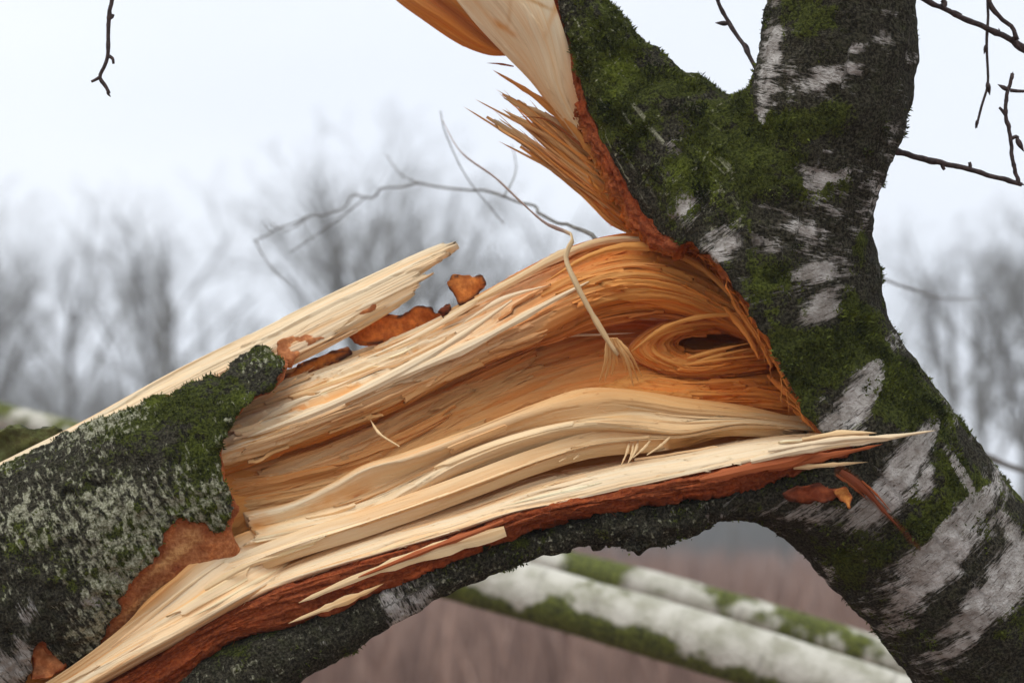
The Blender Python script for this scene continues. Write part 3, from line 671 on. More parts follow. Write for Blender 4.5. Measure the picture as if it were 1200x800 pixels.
# E: inner bark below the ledge
BT = [(205, 802), (250, 757), (270, 740), (310, 742), (390, 708), (440, 696), (480, 670), (560, 642), (620, 620), (690, 598), (740, 594), (800, 588), (868, 575), (935, 556), (985, 540)]
slab('inner_bark', [
    g2([(170, 836), (225, 796), (270, 752), (335, 736), (447, 694), (532, 657), (612, 625), (672, 606), (762, 591), (852, 575), (930, 556), (985, 540)], [-.055, -.06, -.06, -.06, -.085]),
    g2([(160, 830), (215, 790), (265, 746), (330, 730), (445, 688), (530, 652), (610, 620), (670, 602), (760, 586), (850, 570), (930, 549), (992, 531)], [-.07, -.078, -.08, -.08, -.1]),
    g2([(90, 830), (150, 795), (250, 732), (330, 694), (450, 656), (530, 634), (600, 610), (660, 594), (760, 574), (850, 555), (930, 538), (1000, 524)], [-.075, -.086, -.09, -.09, -.108]),
    g2([(60, 830), (130, 790), (245, 724), (330, 681), (450, 644), (530, 621), (600, 600), (660, 587), (760, 565), (850, 545), (930, 528), (1000, 516)], [-.06, -.07, -.075, -.07, -.105])],
    [(RUST, RED), (RED, RED), (RED, RED), (RUST, RED)], nu=300, thick=.012, amp=1.1, seed=8, cell=(.035, .006), mat=M_INNER, tint=.8, rag=.006)
# F: fan of fibres at the torn stub
slab('wood_layer', [
    g2([(578, 82), (612, 98), (645, 122), (690, 165), (735, 222), (782, 276)], [.075, .065, .05, .045]),
    g2([(566, 100), (610, 122), (650, 155), (690, 190), (735, 238), (784, 282)], [.065, .055, .04, .04]),
    g2([(552, 122), (600, 152), (645, 184), (690, 222), (728, 256), (780, 284)], [.06, .05, .04, .04]),
    g2([(548, 128), (596, 160), (640, 194), (680, 228), (716, 264), (772, 286)], [.07, .06, .05, .045])],
    [(PALE, TAN), (TAN, AMBER*1.15), (PALE, AMBER*1.15), (TAN, AMBER)], nu=170, thick=.003, jl=.55, amp=.9, seed=9, cell=(.12, .005), jscale=.006, parent=parts['torn_stub'], mat=M_THIN)
# H: pale plank standing up from the stub, and the curled strip beside it
slab('torn_plank', [
    g2([(430, -160), (520, -20), (552, 22), (585, 58), (625, 100), (660, 150), (690, 195)], [.03, .04, .05, .06]),
    g2([(470, -165), (555, -20), (590, 22), (618, 60), (642, 105), (672, 155), (698, 195)], [.01, .02, .035, .05]),
    g2([(510, -170), (600, -20), (628, 22), (644, 60), (658, 110), (684, 158), (706, 196)], [.0, .01, .03, .05]),
    g2([(545, -175), (640, -20), (656, 22), (668, 62), (676, 112), (696, 160), (716, 198)], [.01, .02, .03, .05])],
    [(CREAM*1.04, AMBER), (CREAM*1.04, PALE), (CREAM*1.04, PALE), (CREAM, ORANGE)], nu=150, thick=.012, amp=.3, seed=10, cell=(.12, .02), tint=.35, parent=parts['torn_stub'], grad=(.55, .95), jr=.1,
    stains=[(590, 32, 20, 4, 35, .6, AMBER), (597, 14, 3, 18, 5, .5, TAN*.9), (652, 8, 4, 30, 20, .6, AMBER), (630, 4, 26, 2.5, 25, .6, TAN*.8)])
slab('curled_strip', [
    g2([(380, -100), (455, -8), (500, 27), (540, 53), (572, 65), (598, 66)], [.10, .08, .06]),
    g2([(400, -110), (476, -8), (520, 24), (555, 48), (580, 60), (600, 64)], [.075, .06, .055]),
    g2([(430, -120), (505, -8), (542, 22), (568, 44), (588, 58), (604, 66)], [.07, .055, .05]),
    g2([(450, -130), (525, -10), (556, 18), (578, 42), (596, 58), (610, 70)], [.05, .05, .05])],
    [(AMBER, ORANGE), (TAN, ORANGE), (DEEP, DEEP), (TAN, AMBER)], nu=90, thick=.004, amp=.35, seed=11, cell=(.2, .01), parent=parts['torn_stub'])
# inner bark showing along the tear of the stub and of the trunk
te = np.array(TEAR[1:]); tf = front_d(te[:, 0]+4, te[:, 1]-2); tf = np.where(np.isnan(tf), .03, tf)
def strip_guides(i0, i1, offs):
    P = te[i0:i1]; tg = np.gradient(P, axis=0); tg /= np.linalg.norm(tg, axis=1)[:, None]; nm = np.stack([-tg[:, 1], tg[:, 0]], 1)   # points to the torn side
    return [[(p[0]+n_[0]*o, p[1]+n_[1]*o, f_+dz) for p, n_, f_ in zip(P, nm, tf[i0:i1])] for o, dz in offs]
slab('inner_bark', strip_guides(0, 9, [(20, .03), (10, .014), (1, .006), (-7, .010)]), [(AMBER, ORANGE), (RED, RED), (RED, RED), (RUST, RED)], nu=170, thick=.01, amp=1.2, seed=12, cell=(.016, .005), mat=M_INNER, rag=.007, parent=parts['torn_stub'])
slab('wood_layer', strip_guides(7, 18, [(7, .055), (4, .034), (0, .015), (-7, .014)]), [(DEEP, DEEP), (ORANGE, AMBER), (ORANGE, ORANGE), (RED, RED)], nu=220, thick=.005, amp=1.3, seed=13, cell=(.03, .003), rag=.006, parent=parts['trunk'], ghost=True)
# K: grain swirling round the old knot
slab('knot', [
    [(900, 404, .045), (850, 409, .06), (822, 412, .07), (806, 409, .07), (800, 402, .07), (808, 395, .07), (830, 392, .07), (868, 391, .06)],
    [(902, 410, .01), (850, 417, .01), (815, 420, .015), (790, 413, .02), (783, 401, .02), (796, 391, .015), (830, 386, .02), (880, 386, .03)],
    [(908, 420, .012), (850, 427, .0), (806, 428, .0), (774, 418, .002), (764, 404, .005), (784, 390, .005), (830, 380, .012), (890, 382, .025)],
    [(914, 428, .015), (850, 436, .004), (800, 437, .004), (762, 424, .006), (744, 409, .008), (776, 385, .008), (830, 373, .010), (900, 376, .02)],
    [(918, 434, .02), (850, 442, .008), (796, 442, .008), (756, 429, .010), (733, 412, .012), (770, 380, .012), (830, 367, .014), (900, 371, .024)]],
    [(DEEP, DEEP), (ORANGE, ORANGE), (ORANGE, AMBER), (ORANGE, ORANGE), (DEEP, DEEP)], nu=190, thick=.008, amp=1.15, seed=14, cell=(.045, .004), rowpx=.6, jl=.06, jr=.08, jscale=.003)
# S: long sliver along the top of the left limb
slab('long_sliver', [
    g2([(-60, 572), (20, 532), (100, 492), (200, 437), (300, 388), (380, 348), (450, 315), (505, 290), (568, 268)], [.06, .06, .05, .045]),
    g2([(-60, 590), (20, 546), (100, 508), (200, 458), (300, 410), (380, 369), (450, 335), (500, 311), (540, 291)], [.045, .045, .03, .035]),
    g2([(-60, 610), (20, 566), (100, 530), (200, 482), (290, 436), (350, 412), (420, 377), (470, 350), (515, 326)], [.04, .04, .025, .03]),
    g2([(-60, 616), (20, 572), (100, 540), (200, 496), (300, 446), (352, 424), (420, 388), (470, 358), (512, 333)], [.05, .05, .03, .035])],
    [(CREAM, CREAM), (CREAM, CREAM), (SALMON, CREAM), (SALMON, PALE)], nu=200, thick=.007, jr=.10, amp=.6, seed=15, cell=(.25, .012), tint=.6, jscale=.012, grad=(.5, .8))

# ---- bark still on the left part of the limb
BP = [(-200, 640), (-60, 585), (0, 545), (38, 532), (62, 521), (76, 506), (100, 501), (118, 492), (150, 484), (167, 480), (172, 468), (205, 463), (232, 447), (262, 441), (286, 412), (310, 404), (334, 424), (324, 446), (302, 463), (286, 470), (263, 505), (255, 535), (262, 565), (276, 596), (264, 620), (243, 624), (240, 612), (212, 609), (192, 622), (186, 650), (162, 672), (150, 690), (135, 716), (120, 745), (102, 765), (80, 782), (66, 772), (52, 752), (40, 756), (34, 790), (10, 850), (-60, 1000), (-200, 1000)]
def bark_sdf(P):
    r = chain_sd(P, BKC); m = np.abs(r) < .05; Q_ = P[m]
    px, py = proj(Q_)
    lump = 0.006*fbm(Q_[:, 0]*30, Q_[:, 1]*30, Q_[:, 2]*30, 3, 51) + 0.0055*fbm(Q_[:, 0]*95, Q_[:, 1]*95, Q_[:, 2]*95, 3, 53)
    sh = np.abs(r[m] + lump) - 0.0075
    pd = (poly_sd(px, py, BP) + 9*fbm(Q_[:, 0]*90, Q_[:, 1]*90, Q_[:, 2]*60, 3, 55))*PX
    pd = np.where(Q_[:, 2] > 0.09, (px-285 + 10*vn(Q_[:, 1]*60, Q_[:, 2]*60, seed=5))*PX, pd)
    res = np.abs(r) - .0075
    res[m] = np.maximum(sh, pd); return res
lo = np.array([Lc(-130, 0, 0)[0], Lc(0, 960, .0)[1], -0.10]); hi = np.array([Lc(345, 0, 0.1)[0], Lc(0, 385, .1)[1], 0.175])
BV, BQ = surface_nets(sample_sdf(bark_sdf, lo, hi, .0024, 4), lo, .0024)
BN = vnormals(BV, BQ); fb_, fs_, fa_ = chain_frame(BV, BKC); bpx, bpy_ = proj(BV)
bpd = poly_sd(bpx, bpy_, BP)
b_cut = np.clip(smooth(-0.001, -.005, fb_), 0, 1)*np.where(BV[:, 2] < .09, 1, .6)
b_moss = 0.30 + 0.75*fbm(BV[:, 0]*11, BV[:, 1]*11, BV[:, 2]*11, 4, 57) + 0.35*smooth(-45, -5, bpd)*(bpy_ < 560) - .25*smooth(640, 760, bpy_)
b_white = 0.10 + blobs(bpx, bpy_, [(140, 680, 12, 14, 0, .9), (105, 705, 14, 9, 0, .8), (20, 780, 26, 30, 0, .75), (285, 470, 9, 12, 30, .8), (30, 720, 14, 12, 0, .4), (215, 560, 12, 30, 20, .35)])
b_fleck = 0.64 + 0.75*fbm(BV[:, 0]*13, BV[:, 1]*13, BV[:, 2]*13, 4, 59) - .3*smooth(-40, -5, bpd)*(bpy_ < 470)
BV2 = BV + BN*((0.0022*fbm(BV[:, 0]*180, BV[:, 1]*180, BV[:, 2]*180, 2, 61)*(1-b_cut)))[:, None]
lbark = link('bark', mesh_of('bark', BV2, BQ, mat=M_BARK, attrs=dict(bk=np.stack([fs_, fa_*.11, fs_*0], 1), white=b_white, moss=b_moss, cut=b_cut, fleck=b_fleck)), core)
lbark['label'] = 'green mossy bark with pale lichen flecks'
mk = np.where((BN[:, 2] < .3) & (b_cut < .3), np.clip(b_moss-.42+.5*vn(BV[:, 0]*70, BV[:, 1]*70, BV[:, 2]*70, 78), 0, 1), 0)
moss_tufts('moss', BV2, BN, mk, 5000, core, 120, .0028)
# inner bark under its torn edge
IPATCH = [(130, 720), (140, 680), (175, 640), (185, 605), (215, 595), (250, 606), (272, 620), (285, 660), (250, 690), (200, 720), (160, 745), (120, 775), (105, 760)]
def inner_sdf(P):
    r = chain_sd(P, BKC) + .0095; m = np.abs(r) < .04; Q_ = P[m]; px, py = proj(Q_)
    j = 5*fbm(Q_[:, 0]*60, Q_[:, 1]*60, Q_[:, 2]*60, 3, 65)
    pd = np.minimum(poly_sd(px, py, BP) - 4 + 1.3*j, poly_sd(px, py, IPATCH) + j)
    pd = np.maximum(pd, 45-px)
    ipp = smooth(6, -8, poly_sd(px, py, IPATCH))
    sh = np.abs(r[m] - .0065*ipp + .0022*fbm(Q_[:, 0]*60, Q_[:, 1]*60, Q_[:, 2]*60, 3, 66)) - .0035
    res = np.abs(r)-.0035; res[m] = np.maximum(sh, np.maximum(pd*PX, Q_[:, 2]-.06)); return res
IV, IQ = surface_nets(sample_sdf(inner_sdf, lo, hi, .0024, 4), lo, .0024)
tcol = SALMON*(0.9+.25*vn(IV[:, 0]*30, IV[:, 1]*30, IV[:, 2]*30, 4))[:, None]; ip = poly_sd(*proj(IV), BP)
pb = np.clip(blobs(*proj(IV), [(205, 650, 45, 6, -35, .8), (165, 705, 40, 5, -38, .8), (225, 625, 14, 6, -20, .5)])*(1+.5*vn(IV[:, 0]*70, IV[:, 1]*70, IV[:, 2]*70, 12)), 0, .85)[:, None]; tcol = tcol*(1-pb)+TAN*pb; pk = np.clip(blobs(*proj(IV), [(208, 666, 6, 5, 0, 1), (236, 640, 7, 4, 30, .7), (170, 690, 12, 5, -40, .5)]), 0, 1)[:, None]; tcol = tcol*(1-pk)+RUST*pk
edge_ = smooth(12, 0, ip)[:, None]; tcol = tcol*(1-edge_*.75)+RED*edge_*.75
link('inner_bark', mesh_of('inner_bark', IV, IQ, mat=M_INNER, attrs=dict(Col=np.clip(tcol, 0, 1))), core)

# ---- loose pieces: bark flakes
def flake(poly, d, thick, seed, c1, c2, bend=0.0, parent=None, name='bark_flake', mat=None):
    P = np.array(poly, float); mn, mx_ = P.min(0)-6, P.max(0)+6; h = .0016
    cx = P.mean(0)
    lo_ = np.array([*Lp([(mn[0], mx_[1], d)])[0][:2], d-.02]); hi_ = np.array([*Lp([(mx_[0], mn[1], d)])[0][:2], d+.02])
    def f(Q_):
        px, py = proj(Q_); z = Q_[:, 2]-d - bend*((px-cx[0])/50)**2 - .009*vn(px*.035, py*.05, seed=seed)
        pd = (poly_sd(px, py, P) + 4.5*fbm(px*.09, py*.09, Q_[:, 2]*80, 3, seed))*PX
        return np.maximum(np.abs(z + .002*fbm(px*.06, py*.06, z*0, 3, seed+2)) - thick/2, pd)
    V_, Q_ = surface_nets(sample_sdf(f, lo_, hi_, h, 4), lo_, h)
    px, py = proj(V_); pd = poly_sd(px, py, P); n = fbm(px*.05, py*.12, oct=3, seed=seed+5)[:, None]
    col = np.asarray(c1)*(1+.25*n); rim = smooth(-6, -1, pd)[:, None]*np.where(n > -.1, 1, .3); col = col*(1-rim)+np.asarray(c2)*rim
    return link(name, mesh_of(name, V_, Q_, mat=mat or M_FLAKE, attrs=dict(Col=np.clip(col, 0, 1))), parent or core)
flake([(-30, 512), (22, 497), (40, 502), (62, 498), (74, 506), (60, 516), (20, 536), (-30, 560)], .10, .014, 80, (.13, .15, .05), (.05, .06, .02))
flake([(322, 400), (352, 391), (390, 380), (440, 357), (446, 366), (412, 384), (370, 400), (352, 412), (340, 432), (326, 428)], .034, .004, 79, SALMON, SALMON*.8)
flake([(410, 394), (424, 378), (450, 366), (468, 370), (488, 356), (503, 358), (512, 365), (528, 354), (530, 366), (512, 378), (470, 398), (430, 405), (416, 402)], .045, .005, 70, (.74, .22, .04), (.07, .03, .018), .004)
flake([(521, 330), (530, 322), (556, 322), (567, 321), (570, 333), (560, 346), (548, 356), (536, 358), (530, 346)], .05, .004, 72, (.78, .28, .06), (.12, .055, .03), .003)
flake([(330, 442), (350, 428), (385, 412), (408, 408), (412, 414), (380, 430), (345, 448)], .05, .008, 74, ORANGE, (.12, .05, .03))
flake([(512, 365), (524, 356), (531, 360), (520, 372)], .025, .006, 75, RUST, (.08, .04, .025))
flake([(916, 578), (935, 570), (965, 566), (984, 566), (994, 572), (975, 586), (950, 590), (925, 586)], float(front_d([955], [578])[0])-.003, .007, 76, RUST, RUST*.4, 0, parts['trunk'])
flake([(976, 574), (990, 572), (1002, 582), (996, 596), (984, 588)], float(front_d([990], [584])[0])-.005, .005, 77, AMBER, RED, 0.002, parts['trunk'])
flake([(40, 754), (58, 748), (74, 762), (80, 780), (62, 792), (36, 796)], -.062, .008, 78, SALMON, RED)

# ---- splinters: one blade each
def blade(path, width, thick, tip0=0.1, tip1=0.0, col=CREAM, name='splinter', parent=None, up=None, n=None, peak=0.35):
    P = np.asarray(path, float); n = len(P)
    t = np.linspace(0, 1, n); W = np.where(t < peak, tip0+(1-tip0)*(t/peak)**.6, tip1+(1-tip1)*((1-t)/(1-peak))**.75)
    T = np.gradient(P, axis=0); T /= np.linalg.norm(T, axis=1)[:, None]+1e-12
    nrm = np.tile(np.array([0, .25, -1.0]), (n, 1)) if up is None else np.asarray(up)
    S = np.cross(T, nrm); S /= np.linalg.norm(S, axis=1)[:, None]+1e-12; Nn = np.cross(S, T)
    W = W*(1+.28*vn(np.arange(n)*.8+random.random()*99, seed=3))
    w2 = (W*width/2)[:, None]; th = (np.sqrt(W)*thick/2)[:, None]
    V_ = np.stack([P-S*w2, P-S*w2*.3+Nn*th, P+S*w2*.45+Nn*th*.8, P+S*w2, P-Nn*th], 1).reshape(-1, 3); k = 5
    i = np.arange(n-1)[:, None]*k; j = np.arange(k)[None]; j2 = (j+1) % k
    Q_ = np.stack([i+j, i+j2, i+k+j2, i+k+j], -1).reshape(-1, 4)
    T3 = [(0, b+1, b) for b in range(1, k-1)] + [((n-1)*k, (n-1)*k+b, (n-1)*k+b+1) for b in range(1, k-1)]
    s = np.repeat(np.concatenate([[0], np.cumsum(np.linalg.norm(np.diff(P, axis=0), axis=1))]), k)
    fb = np.stack([s, np.tile([0, .3, .6, 1, .5], n)*width, s*0+random.random()*9], 1)
    c = np.asarray(col); c = np.tile(c, (n*k, 1)) if c.ndim == 1 else np.repeat(c, k, 0)
    return link(name, mesh_of(name, V_, Q_, T3, M_THIN if parent is parts['torn_stub'] else M_WOOD, attrs=dict(Col=np.clip(c, 0, 1), fib=fb), smoothed=False), parent or core)
def scatter(seed, count, lmin, lmax, wmin, wmax, lift=0.004, vr=(0.03, .97), ur=(0.02, .95), parent=None, rev=.5, rs=0):
    B, N, C = SLABS[seed]; nv, nu, _ = B.shape; r = random.Random(seed*31+rs)
    for _i in range(count):
        step = np.linalg.norm(B[nv//2, 1:]-B[nv//2, :-1], axis=1).mean()
        ln = lmin*(lmax/lmin)**r.random()*PX; m = int(ln/step); m = max(6, min(m, nu-3))
        u0 = int((ur[0]+(ur[1]-ur[0])*r.random())*(nu-m-1)); v0 = (vr[0]+(vr[1]-vr[0])*r.random())*(nv-1); dv = r.uniform(-1, 1)*m*.035
        ns = 11; ts = np.linspace(0, 1, ns); ui = u0+ts*m; vi = np.clip(v0+dv*(ts-.5)+.4*np.sin(ts*5+r.random()*6), 0, nv-1)
        a, b = vi.astype(int), ui.astype(int)
        base = B[a, b].copy(); 
        for k_ in range(2): base[1:-1] = (base[:-2]+base[1:-1]*2+base[2:])/4
        free = 1 if r.random() > rev else 0; tt = ts if free else 1-ts
        lf = lift*r.random()**1.6
        P = base + N[a, b]*(0.0004 + lf*tt**1.7)[:, None]
        wd = (wmin+(wmax-wmin)*r.random()**2)*PX
        col = C[a, b]*(1.0+r.uniform(-.08, .16)); col = np.clip(col*.65+col.mean(0)*.35, 0, .84)
        blade(P, wd, wd*r.uniform(.2, .42), .25 if free else 0.03, .03 if free else .25, col, parent=parent, up=N[a, b], peak=.3 if free else .7)
scatter(1, 34, 50, 220, 2, 7, .008); scatter(1, 10, 30, 90, 2, 5, .012, rs=5)
scatter(2, 16, 50, 200, 2.5, 7, .005); scatter(3, 10, 40, 130, 2, 6, .005)
scatter(4, 20, 40, 130, 2, 5, .009, rev=.2); scatter(5, 12, 60, 220, 2, 5, .003); scatter(6, 5, 60, 180, 2, 6, .003)
scatter(7, 10, 60, 240, 2, 5, .003); scatter(13, 40, 14, 60, 1.5, 5, .012, parent=parts['trunk'])
scatter(14, 14, 30, 120, 2, 5, .004); scatter(9, 20, 60, 200, 2.5, 7, .006, ur=(.3, .98), parent=parts['torn_stub'])
def strips(seed, count, lmin, lmax, wmin, wmax, raise_=.003, vr=(.04, .96), ur=(0, 1), rs=0, parent=None):
    """flat cleaved strips that lift off a layer and break off in jagged teeth"""
    B, N, C = SLABS[seed]; nv, nu, _ = B.shape; r = random.Random(seed*77+rs)
    step = np.linalg.norm(B[nv//2, 1:]-B[nv//2, :-1], axis=1).mean(); rowh = np.linalg.norm(B[1:, nu//3]-B[:-1, nu//3], axis=1).mean()
    for _i in range(count):
        m = int(min(lmin*(lmax/lmin)**r.random()*PX/step, nu*.8)); wr = (wmin+(wmax-wmin)*r.random()**1.5)*PX/rowh
        u0 = int((ur[0]+(ur[1]-ur[0])*r.random())*max(1, nu-m-1)); v0 = (vr[0]+(vr[1]-vr[0])*r.random())*max(1, nv-1-wr)
        rows = max(5, int(wr*rowh/PX/1.1)); ks = 34; sd = r.randrange(999)
        vt = np.linspace(0, 1, rows); free = r.random() > .45
        jag = .34*np.abs(vn(vt*rows*.28+sd, seed=sd)) + .16*np.abs(vn(vt*rows*.9+sd, seed=sd+1)) + .25*vt*(r.random()-.3)
        j2 = .10*np.abs(vn(vt*rows*.4+sd, seed=sd+2)); a0 = jag if not free else j2; a1 = jag if free else j2
        tt = np.linspace(0, 1, ks)[None]; U = np.clip(a0, 0, .6)[:, None] + (1-np.clip(a1, 0, .6)-np.clip(a0, 0, .6))[:, None]*tt
        drift = r.uniform(-1, 1)*m*.02
        ui = np.clip(u0+U*m, 0, nu-1).astype(int); vi = np.clip(v0+vt[:, None]*wr+drift*U, 0, nv-1).astype(int)
        base = B[vi, ui].copy()
        for _k in range(3): base[1:-1] = (base[:-2]+2*base[1:-1]+base[2:])/4; base[:, 1:-1] = (base[:, :-2]+2*base[:, 1:-1]+base[:, 2:])/4
        lf = U if free else 1-U; tilt = r.uniform(-.0035, .0035)
        hh = .0012 + raise_*(.4+.9*r.random())*(.35+lf**1.5) + tilt*(vt[:, None]-.5) + .0007*vn(U*3+sd, vt[:, None]*rows*.35, seed=sd) + .0004*vn(U*5+sd, vt[:, None]*rows*.9, seed=sd+5)
        P = base + N[vi, ui]*hh[..., None]
        col = C[vi, ui].reshape(-1, 3).mean(0)*(1+r.uniform(-.12, .10))*(1+.10*vn(U*2, vt[:, None]*rows*.5, seed=sd+9))[..., None]*np.ones_like(P)
        th = r.uniform(.0016, .0034); n0 = rows*ks; idx = np.arange(n0).reshape(rows, ks)
        Q = np.stack([idx[:-1, :-1], idx[:-1, 1:], idx[1:, 1:], idx[1:, :-1]], -1).reshape(-1, 4)
        ring = np.concatenate([idx[0, :], idx[1:, -1], idx[-1, -2::-1], idx[-2:0:-1, 0]]); bv = P.reshape(-1, 3)[ring]-N[vi, ui].reshape(-1, 3)[ring]*th
        nb = n0+np.arange(len(ring)); nb2 = n0+np.roll(np.arange(len(ring)), -1); Qs = np.stack([ring, nb, nb2, np.roll(ring, -1)], 1)
        fb = np.stack([U*m*step, vt[:, None]*wr*rowh+U*0, U*0+sd], -1).reshape(-1, 3); cc = col.reshape(-1, 3)
        # crisp edge: the rim has its own vertices
        V2 = np.concatenate([P.reshape(-1, 3), P.reshape(-1, 3)[ring], bv]); o1 = n0; o2 = n0+len(ring); k_ = np.arange(len(ring)); k2 = np.roll(k_, -1)
        Qs = np.stack([o1+k_, o2+k_, o2+k2, o1+k2], 1)
        link('splinter', mesh_of('splinter', V2, np.concatenate([Q, Qs]), mat=M_WOOD, attrs=dict(Col=np.clip(np.concatenate([cc, cc[ring], cc[ring]]), 0, .86), fib=np.concatenate([fb, fb[ring], fb[ring]]))), parent or core)
strips(1, 26, 60, 240, 7, 24, .0035); strips(2, 12, 60, 220, 8, 26, .003, ur=(0, .7)); strips(3, 6, 50, 130, 7, 18, .003); strips(4, 8, 40, 110, 5, 12, .003)
strips(5, 7, 70, 260, 6, 18, .0018); strips(6, 2, 80, 180, 8, 18, .0015); strips(7, 4, 70, 200, 6, 14, .0014); strips(9, 12, 70, 190, 4, 12, .003, parent=parts['torn_stub']); strips(15, 4, 80, 200, 6, 14, .002); strips(14, 9, 25, 90, 3, 8, .0025); strips(1, 12, 40, 130, 4, 12, .005, ur=(.6, 1), rs=9); strips(2, 6, 40, 110, 5, 12, .004, ur=(.7, 1), rs=4)
def fuzz():
    r = np.random.default_rng(3); mb = MB(); Vs = []; Cs = []
    for sd, cnt in ((1, 900), (2, 500), (3, 300), (4, 500), (5, 350), (7, 350), (9, 250), (13, 400), (14, 250), (8, 250)):
        B, N, C = SLABS[sd]; nv, nu, _ = B.shape; i = r.integers(1, nv-1, cnt); j = r.integers(2, nu-3, cnt)
        P = B[i, j]; T = B[i, j+1]-P; T /= np.linalg.norm(T, axis=1)[:, None]+1e-9; Nn = N[i, j]; S = np.cross(T, Nn); sg = np.where(r.random(cnt) < .5, -1, 1)[:, None]
        l = (r.random(cnt)**2*11+3)[:, None]*PX; wd = .5*PX
        d = T*sg + Nn*r.uniform(.05, .5, (cnt, 1)) + S*r.normal(0, .22, (cnt, 1)); d /= np.linalg.norm(d, axis=1)[:, None]
        m1 = P + d*l*.55; e = P + d*l + Nn*l*r.uniform(-.1, .25, (cnt, 1)) + S*l*r.normal(0, .15, (cnt, 1)); q = np.cross(d, Nn)*wd
        Vs.append(np.stack([P-q-Nn*.0006, P+q-Nn*.0006, m1+q*.8, m1-q*.8, e], 1).reshape(-1, 3)); Cs.append(np.repeat(np.clip(C[i, j]*1.12, 0, .86), 5, 0))
    V_ = np.concatenate(Vs); b = np.arange(len(V_)//5)[:, None]*5
    tag(link('wood_fuzz', mesh_of('wood_fuzz', V_, b+[[0, 1, 2, 3]], b+[[3, 2, 4]], M_WOOD, dict(Col=np.concatenate(Cs), fib=V_), smoothed=False), core), kind='stuff')
fuzz()
def hand(pts, width, thick, col, tip0=.5, tip1=0.0, parent=None, name='splinter', peak=.3, n=16):
    return blade(Lp(spl(pts, n)), width*PX, thick*PX, tip0, tip1, col, name, parent, peak=peak)
tsb = parts['torn_stub']
# free tips of the fan
_r = random.Random(5)
for k in range(26):
    f = _r.random(); x0, y0 = 775-40*f, 272-55*f; x1, y1 = 640+_r.uniform(-75, 20), 0; y1 = 0
    dx, dy = -(.80+.1*f*_r.random()), -(.56+.18*f*_r.random()); ln = _r.uniform(110, 250)*(1-.25*f); bow = _r.uniform(4, 16)
    hand([(x0, y0, .034+.012*_r.random()), (x0+dx*ln*.35, y0+dy*ln*.35+bow, .04), (x0+dx*ln*.7, y0+dy*ln*.7+bow*.8, .048), (x0+dx*ln, y0+dy*ln, .055+.02*_r.random())], _r.uniform(2.5, 7), _r.uniform(1.2, 2.6), (AMBER*1.12, TAN, AMBER*1.15, TAN*1.08)[k % 4], parent=tsb, peak=.15, tip0=.7)
for pts, wd, c in [([(700, 205, .045), (650, 165, .05), (600, 135, .055), (545, 124, .06)][:0] or [(720, 240, .045), (650, 188, .05), (600, 160, .055), (543, 125, .06)], 9, TAN),
                   ([(715, 215, .042), (650, 165, .045), (605, 142, .05), (556, 116, .055)], 8, TAN), ([(700, 182, .045), (650, 130, .05), (615, 105, .06), (577, 82, .07)], 14, AMBER),
                   ([(690, 172, .05), (640, 135, .055), (610, 122, .06), (580, 104, .065)], 8, PALE), ([(700, 205, .04), (650, 168, .045), (622, 150, .05), (600, 136, .055)], 6, TAN),
                   ([(690, 225, .045), (650, 200, .05), (620, 184, .055), (583, 165, .06)], 6, TAN), ([(712, 222, .04), (665, 185, .045), (640, 165, .05), (612, 144, .055)], 6, AMBER),
                   ([(700, 186, .035), (668, 160, .04), (640, 140, .045), (604, 137, .05)], 4, DEEP), ([(735, 230, .03), (690, 172, .035), (655, 130, .045), (628, 112, .055)], 16, AMBER),
                   ([(745, 250, .03), (705, 195, .035), (672, 150, .04), (655, 118, .05)], 12, TAN)]:
    hand(pts, wd, wd*.45, c, parent=tsb, peak=.2)
hand([(602, 78, .05), (585, 75, .06), (570, 74, .07)], 3, 1.5, DEEP, parent=tsb)
# the long spike and its neighbours at the trunk
hand([(880, 540, -.108), (950, 524, -.118), (1010, 516, -.122), (1050, 511, -.122), (1097, 504, -.122)], 11, 5, CREAM, peak=.45)
hand([(900, 528, -.112), (960, 518, -.12), (1000, 513, -.124), (1050, 513, -.124)], 6, 3, CREAM, peak=.5)
hand([(920, 534, -.112), (970, 524, -.12), (1005, 519, -.122), (1042, 516, -.122)], 6, 3, PALE, peak=.5)
hand([(900, 550, -.106), (960, 536, -.112), (1000, 528, -.114), (1035, 520, -.116)], 10, 5, RED, peak=.4)
hand([(930, 548, -.1), (980, 544, -.108), (1018, 541, -.112)], 6, 3, PALE)
hand([(940, 515, -.1), (985, 508, -.108), (1028, 507, -.115)], 8, 4, PALE, peak=.5)
hand([(820, 562, -.1), (880, 548, -.108), (930, 537, -.112), (962, 524, -.116)], 15, 6, RED, tip0=.3, tip1=.6, peak=.6)
for k in range(5): hand([(985+k*3, 552+k*2, -.095), (975+k*5, 562+k*2, -.1), (968+k*6, 573+k, -.104)], 3, 2, AMBER if k % 2 else RED, parent=parts['trunk'])
hand([(a_, b_, c_-.0015) for a_, b_, c_ in ck[:5]], 9, 4, RUST*.75, parent=parts['trunk'], peak=.2, tip0=.7)
hand([(a_-5, b_+4, c_-.001) for a_, b_, c_ in ck[:3]], 5, 3, RED*.7, parent=parts['trunk'], peak=.3)
hand([(a_+5, b_-3, c_-.002) for a_, b_, c_ in ck[1:4]], 3, 2, RED, parent=parts['trunk'], peak=.3)
